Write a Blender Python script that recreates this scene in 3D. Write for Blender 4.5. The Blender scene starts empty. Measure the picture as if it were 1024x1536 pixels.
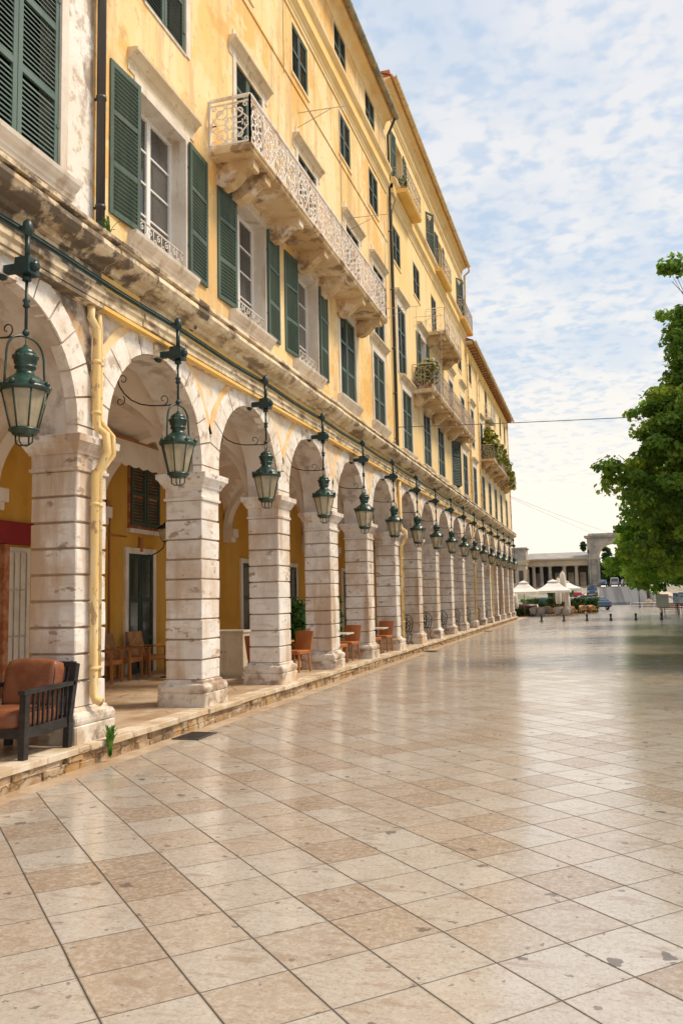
import bpy, math, random
import numpy as np
from mathutils import Matrix, Vector
R=math.radians; PI=math.pi
rnd=random.Random(7)
sc=bpy.context.scene; COL=sc.collection

# ------------------------------------------------------------------ materials
def _n(nt,t,x=0,y=0,**k):
    n=nt.nodes.new(t)
    for a,b in k.items(): setattr(n,a,b)
    return n
def pmat(name,base,layers=(),rough=.8,bump=(),spec=.4,metal=0.,rv=0.,coat=0.,obj=False):
    """layers: (colour, scale, lo, hi, detail, stretch, amount[, kind]); bump: (scale, strength, stretch)"""
    m=bpy.data.materials.new(name); m.use_nodes=True; nt=m.node_tree; L=nt.links
    p=nt.nodes['Principled BSDF']
    p.inputs['Roughness'].default_value=rough; p.inputs['Metallic'].default_value=metal
    p.inputs['Specular IOR Level'].default_value=spec; p.inputs['Coat Weight'].default_value=coat
    geo=_n(nt,'ShaderNodeNewGeometry'); src=geo.outputs['Position']
    if obj: src=_n(nt,'ShaderNodeTexCoord').outputs['Object']
    def noise(scale,detail,st,kind='n'):
        mp=_n(nt,'ShaderNodeMapping'); mp.inputs['Scale'].default_value=st
        mp.inputs['Location'].default_value=(rnd.uniform(0,50),rnd.uniform(0,50),rnd.uniform(0,50))
        L.new(src,mp.inputs['Vector'])
        if kind=='n':
            t=_n(nt,'ShaderNodeTexNoise'); t.inputs['Scale'].default_value=scale; t.inputs['Detail'].default_value=detail
            t.inputs['Roughness'].default_value=.62
            L.new(mp.outputs[0],t.inputs['Vector']); return t.outputs['Fac']
        if kind=='c': # thin cracks: voronoi edge distance, distorted
            w=_n(nt,'ShaderNodeTexNoise'); w.inputs['Scale'].default_value=scale*2; w.inputs['Detail'].default_value=4
            L.new(mp.outputs[0],w.inputs['Vector'])
            a=_n(nt,'ShaderNodeMixRGB'); a.inputs[0].default_value=.25; L.new(mp.outputs[0],a.inputs[1]); L.new(w.outputs['Color'],a.inputs[2])
            v=_n(nt,'ShaderNodeTexVoronoi',feature='DISTANCE_TO_EDGE'); v.inputs['Scale'].default_value=scale
            L.new(a.outputs[0],v.inputs['Vector']); return v.outputs['Distance']
        v=_n(nt,'ShaderNodeTexVoronoi'); v.inputs['Scale'].default_value=scale
        L.new(mp.outputs[0],v.inputs['Vector'])
        return v.outputs['Distance'] if kind=='v' else v.outputs['Color']
    cur=None
    for l in layers:
        col,scale,lo,hi,det,st,amt=l[:7]; kind=l[7] if len(l)>7 else 'n'
        f=noise(scale,det,st,kind)
        mr=_n(nt,'ShaderNodeMapRange'); sh=.055 if kind=='n' else 0; mr.inputs[1].default_value=lo-sh; mr.inputs[2].default_value=hi-sh
        mr.inputs[3].default_value=0; mr.inputs[4].default_value=amt; L.new(f,mr.inputs[0])
        mx=_n(nt,'ShaderNodeMixRGB'); L.new(mr.outputs[0],mx.inputs[0]); mx.inputs[2].default_value=(*col,1)
        if cur is None: mx.inputs[1].default_value=(*base,1)
        else: L.new(cur,mx.inputs[1])
        cur=mx.outputs[0]
    if cur is None: p.inputs['Base Color'].default_value=(*base,1)
    else: L.new(cur,p.inputs['Base Color'])
    if rv:
        f=noise(6,4,(1,1,1)); mr=_n(nt,'ShaderNodeMapRange'); mr.inputs[1].default_value=.3; mr.inputs[2].default_value=.7
        mr.inputs[3].default_value=max(0,rough-rv); mr.inputs[4].default_value=min(1,rough+rv); L.new(f,mr.inputs[0]); L.new(mr.outputs[0],p.inputs['Roughness'])
    nrm=None
    for b in bump:
        f=noise(b[0],5,b[2],b[3] if len(b)>3 else 'n'); bn=_n(nt,'ShaderNodeBump'); bn.inputs['Strength'].default_value=b[1]; bn.inputs['Distance'].default_value=.02
        L.new(f,bn.inputs['Height'])
        if nrm: L.new(nrm,bn.inputs['Normal'])
        nrm=bn.outputs[0]
    if nrm: L.new(nrm,p.inputs['Normal'])
    return m
I=(1,1,1); ST=(1,1,.16)
MT={}
MT['stone']=pmat('pier_stone',(.72,.69,.66),[((.62,.50,.38),1.1,.50,.68,6,I,.75),((.86,.84,.81),2.3,.5,.62,5,I,.7),((.44,.28,.16),1.5,.565,.68,9,ST,.75),((.30,.20,.13),3.2,.655,.70,9,(1,1,1.8),.8),((.58,.44,.31),5,.60,.68,8,(.6,.6,2.5),.45),((.56,.40,.26),.8,.56,.66,6,(1,1,.5),.6)],.75,[(9,.35,I),(60,.2,I)],rv=.1)
MT['stone_base']=pmat('pier_base_stone',(.66,.60,.53),[((.46,.34,.23),1.6,.48,.64,8,I,.8),((.80,.76,.70),2.6,.52,.64,5,I,.7),((.26,.17,.11),2.4,.56,.66,9,(1,1,1.6),.8),((.70,.42,.18),1.1,.60,.70,6,I,.5)],.8,[(9,.5,I),(50,.2,I)])
MT['stone_white']=pmat('voussoir_stone',(.80,.76,.70),[((.62,.50,.38),1.7,.52,.66,6,I,.7),((.92,.90,.87),3,.5,.64,4,I,.5),((.36,.25,.16),4,.60,.67,9,I,.7),((.66,.58,.50),7,.56,.66,8,I,.5)],.75,[(11,.3,I)])
MT['stone_joint']=pmat('joint_mortar',(.30,.21,.14),[((.42,.33,.24),3,.4,.6,4,I,.7)],.9)
MT['soffit']=pmat('arch_soffit_stone',(.68,.62,.56),[((.40,.30,.22),1.5,.5,.7,7,I,.7),((.74,.70,.66),2,.5,.68,5,I,.6),((.25,.18,.13),1.8,.60,.70,9,I,.6)],.8,[(7,.5,I)])
MT['spandrel']=pmat('spandrel_plaster',(.74,.62,.45),[((.82,.80,.76),.9,.45,.56,5,I,.8),((.80,.52,.24),1.3,.56,.68,6,I,.6),((.30,.22,.15),2.2,.60,.74,8,I,.5)],.85,[(8,.35,I)])
MT['spandrel_old']=pmat('spandrel_blackened',(.52,.42,.32),[((.13,.10,.08),2.6,.47,.58,10,I,.9),((.76,.72,.66),1.5,.52,.64,6,I,.6),((.65,.38,.16),1.1,.62,.7,5,I,.5)],.9,[(8,.6,I)])
MT['ochre_band']=pmat('ochre_archivolt_band',(.80,.50,.20),[((.84,.66,.42),2,.45,.6,5,I,.8),((.50,.30,.14),4,.62,.75,7,I,.5)],.85,[(12,.25,I)])
MT['yellow']=pmat('yellow_plaster',(.81,.555,.215),[((.85,.65,.345),.35,.46,.56,6,(1,1,.6),.85),((.80,.43,.10),.5,.57,.61,6,(1,.8,1.3),.7),((.88,.73,.46),1.1,.56,.62,7,(1,1,.5),.55),((.58,.36,.16),2.4,.565,.67,9,(1,1,.10),.6),((.50,.36,.22),5,.63,.68,9,I,.5)],.85,[(14,.12,I),(2,.15,I)])
MT['yellow2']=pmat('pale_yellow_plaster',(.83,.60,.26),[((.86,.67,.36),.3,.42,.62,6,I,.8),((.85,.54,.20),.8,.58,.7,5,ST,.45),((.60,.42,.22),2.2,.60,.72,9,(1,1,.12),.5)],.85,[(14,.12,I)])
MT['yellow3']=pmat('cream_yellow_plaster',(.84,.63,.31),[((.87,.70,.41),.4,.42,.62,6,I,.8),((.80,.50,.20),.9,.6,.72,5,ST,.45)],.85,[(14,.12,I)])
MT['white_old']=pmat('flaking_white_plaster',(.84,.81,.78),[((.80,.70,.58),.9,.45,.65,5,I,.7),((.25,.19,.14),2.2,.57,.65,10,(1,1,.6),.85),((.45,.36,.27),5,.56,.64,9,I,.7)],.9,[(6,.5,I)])
MT['cornice']=pmat('cornice_stone',(.78,.64,.42),[((.84,.74,.58),1.6,.45,.62,5,I,.7),((.46,.34,.20),2.3,.54,.66,8,I,.7),((.20,.13,.08),3.0,.56,.65,10,(1,.5,1.4),.8)],.85,[(9,.4,I)])
MT['cornice_old']=pmat('cornice_blackened',(.62,.50,.34),[((.78,.66,.48),1.4,.5,.64,5,I,.8),((.10,.075,.055),2.6,.50,.58,10,(1,.8,1),.9),((.42,.28,.15),3,.6,.72,8,I,.6)],.9,[(9,.6,I)])
MT['trim']=pmat('cream_trim',(.84,.60,.27),[((.88,.72,.44),1.3,.45,.62,5,I,.6),((.55,.38,.2),2.5,.60,.74,8,(1,.4,1),.5)],.8,[(10,.2,I)])
MT['trim_ochre']=pmat('ochre_trim',(.80,.50,.13),[((.88,.62,.24),1.3,.45,.62,5,I,.6),((.45,.28,.1),2.5,.64,.76,8,(1,.4,1),.5)],.8,[(10,.2,I)])
MT['surround']=pmat('window_marble',(.74,.68,.60),[((.58,.50,.42),1.6,.5,.66,7,I,.7),((.40,.28,.17),3.2,.60,.70,8,ST,.6)],.65,[(10,.2,I)])
MT['lintel']=pmat('lintel_stone',(.74,.62,.44),[((.60,.46,.30),2,.5,.68,6,I,.6),((.30,.22,.15),4,.62,.72,8,I,.6)],.8,[(12,.3,I)])
MT['bracket']=pmat('balcony_bracket_stone',(.66,.50,.30),[((.50,.32,.15),1.5,.48,.62,6,I,.7),((.22,.13,.07),2.5,.575,.66,9,I,.8),((.85,.78,.68),2.2,.6,.7,5,I,.6)],.85,[(8,.4,I)])
MT['shutter']=pmat('green_shutter_paint',(.055,.088,.064),[((.10,.145,.105),3,.45,.7,6,(1,1,.3),.7),((.03,.05,.04),8,.6,.75,5,ST,.6)],.5,[(30,.1,ST)])
MT['shutter2']=pmat('dark_green_shutter_paint',(.042,.068,.055),[((.075,.11,.088),3,.45,.7,6,(1,1,.3),.6)],.55)
MT['shutter_old']=pmat('bleached_green_shutter',(.075,.13,.115),[((.13,.19,.165),2.5,.45,.65,6,ST,.7),((.03,.05,.04),6,.62,.75,5,ST,.6)],.55,[(30,.1,ST)])
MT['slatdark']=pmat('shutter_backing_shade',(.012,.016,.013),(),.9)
MT['white_paint']=pmat('white_window_paint',(.80,.80,.78),[((.60,.58,.54),3,.55,.7,5,ST,.5)],.45)
MT['glass']=pmat('window_glass_dark',(.035,.036,.036),[((.16,.15,.14),.8,.5,.6,2,(1,1,.3),.6)],.08,spec=.7)
MT['iron_white']=pmat('white_wrought_iron',(.80,.76,.72),[((.48,.32,.2),4,.55,.68,7,I,.7)],.55)
MT['iron_grey']=pmat('grey_wrought_iron',(.52,.46,.42),[((.30,.20,.14),4,.5,.68,7,I,.7)],.6)
MT['iron']=pmat('black_iron',(.018,.020,.022),[((.05,.06,.06),5,.5,.7,4,I,.6)],.45,spec=.5)
MT['lantern']=pmat('green_lantern_paint',(.009,.034,.025),[((.02,.085,.055),6,.5,.68,4,I,.7),((.09,.10,.07),14,.64,.74,5,I,.6)],.32,[(40,.15,I)],spec=.6)
MT['arm_green']=pmat('dark_teal_bracket_paint',(.012,.034,.034),[((.04,.075,.07),8,.55,.7,4,I,.6)],.4)
MT['pipe_yellow']=pmat('yellow_pipe_paint',(.80,.57,.24),[((.68,.46,.2),3,.48,.62,6,ST,.7),((.86,.72,.45),5,.55,.63,6,ST,.6),((.34,.21,.11),9,.61,.66,8,(1,1,.6),.8)],.55,[(30,.25,I)])
MT['pipe_dark']=pmat('dark_drain_pipe',(.045,.042,.042),[((.10,.085,.075),4,.5,.7,5,ST,.6)],.4)
MT['copper']=pmat('weathered_gutter',(.16,.20,.15),[((.45,.36,.22),2,.45,.62,5,I,.8),((.2,.08,.04),3,.6,.7,5,I,.6)],.5)
MT['gutter_y']=pmat('yellow_gutter',(.72,.56,.30),[((.40,.32,.2),3,.5,.68,5,I,.6)],.45)
MT['terracotta']=pmat('terracotta_tiles',(.42,.14,.055),[((.62,.26,.1),4,.5,.64,4,I,.7),((.16,.07,.04),3,.58,.7,7,I,.6)],.85,[(16,.6,I)])
MT['inner']=pmat('amber_arcade_plaster',(.56,.29,.035),[((.45,.21,.02),1.2,.5,.7,5,I,.6),((.64,.40,.10),.7,.52,.66,5,ST,.5)],.8,[(10,.15,I)])
MT['vault']=pmat('vault_plaster',(.72,.64,.55),[((.78,.72,.65),.9,.45,.62,5,I,.7),((.42,.32,.24),1.4,.60,.75,8,I,.5)],.85,[(6,.2,I)])
MT['door_green']=pmat('dark_green_door_paint',(.010,.030,.024),[((.02,.05,.04),3,.5,.7,4,I,.6)],.3)
MT['red']=pmat('dark_red_board',(.22,.008,.010),[((.30,.02,.015),2,.5,.7,3,I,.5)],.5)
MT['brick']=pmat('arcade_brick',(.35,.12,.05),[((.5,.25,.13),5,.5,.64,3,I,.8)],.9,[(14,.5,I)])
MT['canvas']=pmat('cream_canvas',(.74,.68,.58),[((.60,.5,.4),2,.5,.7,4,I,.5)],.85)
MT['white_canvas']=pmat('white_parasol_canvas',(.85,.80,.76),[((.72,.64,.58),1.5,.5,.7,3,I,.5)],.8)
MT['leather']=pmat('tan_orange_leather',(.42,.155,.05),[((.32,.10,.03),3,.5,.68,4,I,.6)],.42,[(25,.15,I)])
MT['cushion']=pmat('brown_leather_cushion',(.21,.075,.038),[((.32,.13,.065),4,.5,.66,5,I,.7),((.20,.06,.025),3,.6,.72,5,I,.5)],.42,[(6,.55,I),(30,.15,I)])
MT['blackwood']=pmat('black_painted_wood',(.020,.019,.020),[((.05,.045,.045),6,.5,.7,5,(1,1,3),.6)],.45,[(30,.15,I)])
MT['wood']=pmat('warm_chair_wood',(.40,.17,.055),[((.28,.10,.03),3,.5,.68,5,(4,1,.4),.7)],.45)
MT['woodtop']=pmat('orange_table_wood',(.55,.24,.07),[((.40,.15,.04),2,.5,.68,5,(4,1,1),.6)],.3)
MT['paint_cream']=pmat('cream_cabinet_paint',(.66,.60,.50),[((.50,.42,.32),3,.55,.7,6,I,.5)],.5)
MT['marble']=pmat('white_table_marble',(.78,.76,.72),(),.2)
MT['leafplant']=pmat('potted_leaves',(.035,.12,.02),[((.09,.20,.04),8,.5,.6,2,I,.8)],.55)
MT['weed']=pmat('feathery_weed_green',(.07,.20,.02),[((.15,.32,.05),20,.5,.6,2,I,.8)],.6)
MT['leafyellow']=pmat('yellow_green_balcony_leaves',(.16,.20,.02),[((.34,.28,.03),6,.5,.6,2,I,.8),((.05,.1,.015),5,.6,.7,2,I,.7)],.55)  # yellow-green leaf colour with random yellow and dark green patches
MT['pot']=pmat('terracotta_pot',(.42,.13,.05),(),.7)
MT['bark']=pmat('tree_bark',(.12,.085,.06),[((.06,.045,.03),8,.5,.65,6,ST,.7)],.9,[(14,.8,ST)])
MT['rattan']=pmat('honey_rattan',(.42,.22,.08),[((.25,.11,.04),9,.5,.6,3,I,.7)],.6,[(60,.5,I)])
MT['rattan_grey']=pmat('grey_wicker',(.40,.36,.33),[((.24,.20,.18),9,.5,.6,3,I,.7)],.7,[(60,.5,I)])
MT['brown_sofa']=pmat('dark_brown_leather',(.07,.028,.022),(),.4)
MT['palace']=pmat('palace_stone',(.52,.40,.27),[((.36,.32,.28),.5,.48,.62,6,I,.7),((.52,.42,.3),.8,.55,.68,5,I,.6)],.9)
MT['palace_grey']=pmat('palace_grey_stone',(.30,.275,.24),[((.52,.44,.35),.6,.5,.64,6,I,.7),((.17,.16,.15),1.1,.58,.7,6,I,.6)],.9)
MT['palace_roof']=pmat('palace_slate_roof',(.30,.29,.28),[((.42,.38,.34),.8,.5,.66,4,I,.6)],.8)
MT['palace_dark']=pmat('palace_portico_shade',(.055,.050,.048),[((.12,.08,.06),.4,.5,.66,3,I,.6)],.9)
MT['hedge']=pmat('hedge_leaves',(.030,.065,.018),[((.07,.12,.03),3,.5,.62,3,I,.8)],.7)
MT['sign_grey']=pmat('grey_sign_board',(.40,.44,.40),[((.55,.58,.52),2,.5,.6,3,I,.5)],.4)
MT['sign_blue']=pmat('blue_sign_board',(.10,.25,.42),[((.5,.6,.68),3,.52,.56,2,(1,1,2),.8)],.4)
MT['bench_red']=pmat('red_brown_bench_slats',(.25,.06,.03),(),.5)
MT['rock']=pmat('boulder_stone',(.30,.20,.13),[((.42,.36,.3),2,.5,.66,6,I,.7)],.9,[(4,.8,I)])
MT['rubber']=pmat('tyre_rubber',(.02,.02,.02),(),.8)
MT['chrome']=pmat('wheel_alloy',(.5,.5,.5),(),.3,metal=.9)
MT['lampred']=pmat('tail_lamp_red',(.4,.01,.01),(),.3)
MT['lampwhite']=pmat('headlamp_glass',(.7,.7,.68),(),.15)
MT['grate']=pmat('drain_iron',(.035,.033,.032),[((.07,.06,.05),12,.5,.6,3,I,.7)],.5,spec=.5)
MT['wire']=pmat('wire_sheath',(.10,.09,.085),(),.6)
MT['asphalt']=pmat('road_asphalt',(.085,.085,.09),[((.20,.20,.20),1.1,.44,.62,2,(1,.01,.01),.6)],.8,[(30,.3,I)],spec=.2)
MT['far_ground']=pmat('pale_gravel_ground',(.32,.28,.22),[((.12,.15,.06),.25,.52,.6,4,I,.7)],.9)
MT['rise']=pmat('kerb_rubble',(.34,.22,.12),[((.52,.42,.30),3.0,.48,.6,5,I,.8),((.48,.28,.09),2.2,.56,.66,4,I,.7),((.12,.08,.05),3,.045,.0,0,(1,1,1.6),.9,'c'),((.20,.14,.09),1.6,.60,.74,8,I,.7)],.9,[(7,.8,I),(3,1.0,(1,1,1.6),'c')])
MT['kerbcap']=pmat('kerb_top_stone',(.54,.43,.30),[((.46,.34,.22),2.5,.5,.66,7,I,.7),((.78,.72,.62),1.8,.54,.66,4,I,.6),((.14,.1,.07),1.1,.010,.0,0,(1,1,1),.8,'c')],.7,[(9,.5,I)])
MT['arcade_floor']=pmat('arcade_flagstones',(.46,.33,.21),[((.60,.50,.38),.9,.46,.6,5,(1,.5,1),.8),((.36,.20,.10),1.3,.55,.68,6,I,.6),((.10,.07,.05),1.1,.012,.0,0,(1,.7,1),.85,'c')],.38,[(5,.3,I)],rv=.12)
# lantern glass: thin tinted pane
def glassmat(name,tint,tr):
    m=bpy.data.materials.new(name); m.use_nodes=True; nt=m.node_tree; nt.nodes.clear(); L=nt.links
    o=_n(nt,'ShaderNodeOutputMaterial'); t=_n(nt,'ShaderNodeBsdfTransparent'); t.inputs[0].default_value=(*tint,1)
    d=_n(nt,'ShaderNodeBsdfPrincipled'); d.inputs['Base Color'].default_value=(.62,.55,.40,1); d.inputs['Roughness'].default_value=.12
    nz=_n(nt,'ShaderNodeTexNoise'); nz.inputs['Scale'].default_value=5; g=_n(nt,'ShaderNodeNewGeometry'); L.new(g.outputs['Position'],nz.inputs['Vector'])
    mr=_n(nt,'ShaderNodeMapRange'); mr.inputs[1].default_value=.3; mr.inputs[2].default_value=.7; mr.inputs[3].default_value=1-tr-.12; mr.inputs[4].default_value=1-tr+.12
    L.new(nz.outputs['Fac'],mr.inputs[0]); mx=_n(nt,'ShaderNodeMixShader'); L.new(mr.outputs[0],mx.inputs[0]); L.new(t.outputs[0],mx.inputs[1]); L.new(d.outputs[0],mx.inputs[2]); L.new(mx.outputs[0],o.inputs[0])
    return m
MT['lglass']=glassmat('lantern_glass',(.90,.84,.70),.50)
def carpaint(name,c): return pmat(name,c,(),.3,coat=.6)
def leafmat(name,a,b,c,y):
    m=bpy.data.materials.new(name); m.use_nodes=True; nt=m.node_tree; L=nt.links; nt.nodes.clear()
    o=_n(nt,'ShaderNodeOutputMaterial'); g=_n(nt,'ShaderNodeNewGeometry')
    at=_n(nt,'ShaderNodeAttribute',attribute_name='leaf'); 
    r=_n(nt,'ShaderNodeValToRGB'); e=r.color_ramp.elements
    e[0].position=0; e[0].color=(*a,1); e[1].position=1; e[1].color=(*y,1)
    k=e.new(.45); k.color=(*b,1); k=e.new(.85); k.color=(*c,1)
    L.new(at.outputs['Fac'],r.inputs[0])
    d=_n(nt,'ShaderNodeBsdfPrincipled'); d.inputs['Roughness'].default_value=.5; d.inputs['Specular IOR Level'].default_value=.3; L.new(r.outputs[0],d.inputs['Base Color'])
    hs=_n(nt,'ShaderNodeHueSaturation'); hs.inputs['Value'].default_value=2.0; hs.inputs['Saturation'].default_value=1.1; hs.inputs['Hue'].default_value=.485; L.new(r.outputs[0],hs.inputs['Color'])
    t=_n(nt,'ShaderNodeBsdfTranslucent'); L.new(hs.outputs[0],t.inputs[0])
    mx=_n(nt,'ShaderNodeMixShader'); mx.inputs[0].default_value=.5; L.new(d.outputs[0],mx.inputs[1]); L.new(t.outputs[0],mx.inputs[2]); L.new(mx.outputs[0],o.inputs[0])
    return m
MT['leaf']=leafmat('tree_leaves',(.045,.095,.022),(.11,.215,.04),(.24,.36,.065),(.46,.44,.05))
MT['leaf_light']=leafmat('light_tree_leaves',(.06,.14,.025),(.14,.29,.045),(.25,.40,.07),(.42,.44,.07))
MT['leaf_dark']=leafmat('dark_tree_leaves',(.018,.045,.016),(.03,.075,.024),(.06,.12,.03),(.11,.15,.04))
# plaza tiles
def plaza_mat():
    PHI=.7877; A=.4761; OX=-.5827; OY=4.5392
    m=bpy.data.materials.new('polished_stone_tiles'); m.use_nodes=True; nt=m.node_tree; L=nt.links; p=nt.nodes['Principled BSDF']
    g=_n(nt,'ShaderNodeNewGeometry')
    mp=_n(nt,'ShaderNodeMapping',vector_type='POINT')
    # rotate by -PHI then scale 1/A
    mp0=_n(nt,'ShaderNodeMapping'); mp0.inputs['Location'].default_value=(-OX,-OY,0); L.new(g.outputs['Position'],mp0.inputs[0])
    mp.inputs['Rotation'].default_value=(0,0,-PHI); mp.inputs['Scale'].default_value=(1,1,1); L.new(mp0.outputs[0],mp.inputs[0])
    sc_=_n(nt,'ShaderNodeVectorMath',operation='SCALE'); sc_.inputs['Scale'].default_value=1/A; L.new(mp.outputs[0],sc_.inputs[0])
    sp=_n(nt,'ShaderNodeSeparateXYZ'); L.new(sc_.outputs[0],sp.inputs[0])
    def mth(op,a,b=None,c=None):
        n=_n(nt,'ShaderNodeMath',operation=op)
        for i,x in enumerate((a,b,c)):
            if x is None: continue
            if isinstance(x,(int,float)): n.inputs[i].default_value=x
            else: L.new(x,n.inputs[i])
        return n.outputs[0]
    wob=_n(nt,'ShaderNodeTexNoise'); wob.inputs['Scale'].default_value=1.3; L.new(g.outputs['Position'],wob.inputs['Vector'])
    w=mth('MULTIPLY',mth('SUBTRACT',wob.outputs['Fac'],.5),.03)
    u=mth('ADD',sp.outputs[0],w); v=mth('ADD',sp.outputs[1],w)
    fu=mth('FRACT',u); fv=mth('FRACT',v); du=mth('MINIMUM',fu,mth('SUBTRACT',1,fu)); dv=mth('MINIMUM',fv,mth('SUBTRACT',1,fv))
    ju=mth('SUBTRACT',1,mth('SMOOTH_MIN',mth('DIVIDE',dv,.016),1,.3)); ju=mth('MULTIPLY',ju,.9)     # joints along A direction are thinner/paler
    jv=mth('SUBTRACT',1,mth('SMOOTH_MIN',mth('DIVIDE',du,.022),1,.3))
    j=mth('MAXIMUM',mth('MAXIMUM',ju,jv),0)
    cell=_n(nt,'ShaderNodeCombineXYZ'); L.new(mth('FLOOR',u),cell.inputs[0]); L.new(mth('FLOOR',v),cell.inputs[1])
    wn=_n(nt,'ShaderNodeTexWhiteNoise',noise_dimensions='3D'); L.new(cell.outputs[0],wn.inputs['Vector'])
    ramp=_n(nt,'ShaderNodeValToRGB'); e=ramp.color_ramp.elements; e[0].color=(.48,.45,.41,1); e[0].position=0; e[1].color=(.325,.245,.175,1); e[1].position=1
    for q,cc in ((.35,(.45,.415,.375)),(.60,(.395,.345,.29)),(.76,(.42,.35,.28)),(.87,(.33,.26,.20))):
        k=e.new(q); k.color=(*cc,1)
    L.new(wn.outputs['Value'],ramp.inputs[0])
    off=_n(nt,'ShaderNodeVectorMath',operation='MULTIPLY_ADD'); L.new(wn.outputs['Color'],off.inputs[0]); off.inputs[1].default_value=(30,30,30); L.new(g.outputs['Position'],off.inputs[2])
    def nz(scale,det,vec=off.outputs[0],rough=.6,st=None):
        if st:
            mm=_n(nt,'ShaderNodeMapping'); mm.inputs['Scale'].default_value=st; mm.inputs['Rotation'].default_value=(0,0,.3); L.new(vec,mm.inputs[0]); vec=mm.outputs[0]
        n=_n(nt,'ShaderNodeTexNoise'); n.inputs['Scale'].default_value=scale; n.inputs['Detail'].default_value=det; n.inputs['Roughness'].default_value=rough; L.new(vec,n.inputs['Vector']); return n.outputs['Fac']
    def rng(x,lo,hi,a=0,b=1):
        n=_n(nt,'ShaderNodeMapRange'); L.new(x,n.inputs[0])
        for i,q in enumerate((lo,hi,a,b)): n.inputs[i+1].default_value=q
        return n.outputs[0]
    def mix(f,a,b,mode='MIX'):
        n=_n(nt,'ShaderNodeMixRGB',blend_type=mode)
        if isinstance(f,float): n.inputs[0].default_value=f
        else: L.new(f,n.inputs[0])
        L.new(a,n.inputs[1])
        if isinstance(b,tuple): n.inputs[2].default_value=(*b,1)
        else: L.new(b,n.inputs[2])
        return n.outputs[0]
    c=ramp.outputs[0]
    c=mix(rng(nz(3.2,6),.42,.68,0,.45),c,(.35,.29,.225))
    c=mix(rng(nz(24,6,rough=.8),.46,.58,0,.5),c,(.55,.515,.475))
    c=mix(rng(nz(40,4,rough=.85),.54,.62,0,.6),c,(.27,.21,.165))
    c=mix(rng(nz(5.0,7,rough=.7,st=(.5,1.6,1)),.55,.62,0,.5),c,(.28,.20,.145))
    # isolated dark pits and gum spots
    vo=_n(nt,'ShaderNodeTexVoronoi'); vo.inputs['Scale'].default_value=4.2
    wv=_n(nt,'ShaderNodeTexNoise'); wv.inputs['Scale'].default_value=14; L.new(off.outputs[0],wv.inputs['Vector'])
    dd=_n(nt,'ShaderNodeMixRGB'); dd.inputs[0].default_value=.10; L.new(off.outputs[0],dd.inputs[1]); L.new(wv.outputs['Color'],dd.inputs[2]); L.new(dd.outputs[0],vo.inputs['Vector'])
    rs=_n(nt,'ShaderNodeSeparateColor'); L.new(vo.outputs['Color'],rs.inputs[0])
    rad=rng(rs.outputs[0],.5,1,.0,.21)
    spot=rng(mth('SUBTRACT',vo.outputs['Distance'],rad),.0,-.035,0,.85)
    v2=_n(nt,'ShaderNodeTexVoronoi'); v2.inputs['Scale'].default_value=13; L.new(dd.outputs[0],v2.inputs['Vector']); r2=_n(nt,'ShaderNodeSeparateColor'); L.new(v2.outputs['Color'],r2.inputs[0])
    sp2=rng(mth('SUBTRACT',v2.outputs['Distance'],rng(r2.outputs[0],.62,1,0,.30)),0,-.05,0,.7); spot=mth('MAXIMUM',spot,sp2)
    c=mix(spot,c,(.13,.115,.11))
    jc=mix(rng(nz(3,3,vec=g.outputs['Position']),.4,.6),c,(.16,.10,.07))
    c=mix(j,c,(.022,.013,.009))
    L.new(c,p.inputs['Base Color'])
    ro=rng(nz(2.2,5,vec=g.outputs['Position']),.3,.7,.10,.22)
    ro2=mth('ADD',ro,mth('MULTIPLY',rng(wn.outputs['Value'],0,1,-.03,.05),1)); ro3=mth('MAXIMUM',ro2,mth('MULTIPLY',j,.8)); L.new(ro3,p.inputs['Roughness'])
    L.new(mth('MULTIPLY',mth('SUBTRACT',1,mth('MAXIMUM',j,mth('MULTIPLY',spot,.8))),.75),p.inputs['Specular IOR Level'])
    b=_n(nt,'ShaderNodeBump'); b.inputs['Strength'].default_value=.5; b.inputs['Distance'].default_value=.004
    h=mth('SUBTRACT',mth('MULTIPLY',nz(30,4),.35),j); L.new(h,b.inputs['Height'])
    b2=_n(nt,'ShaderNodeBump'); b2.inputs['Strength'].default_value=.08; b2.inputs['Distance'].default_value=.01; L.new(nz(2.6,3),b2.inputs['Height']); L.new(b.outputs[0],b2.inputs['Normal'])
    L.new(b2.outputs[0],p.inputs['Normal'])
    return m
MT['plaza']=plaza_mat()
MT['apron']=pmat('apron_stone',(.48,.37,.26),[((.36,.25,.16),2,.48,.66,6,(1,.5,1),.7),((.56,.48,.38),3,.54,.66,4,I,.6)],.4,[(12,.3,I)],rv=.1)

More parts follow.
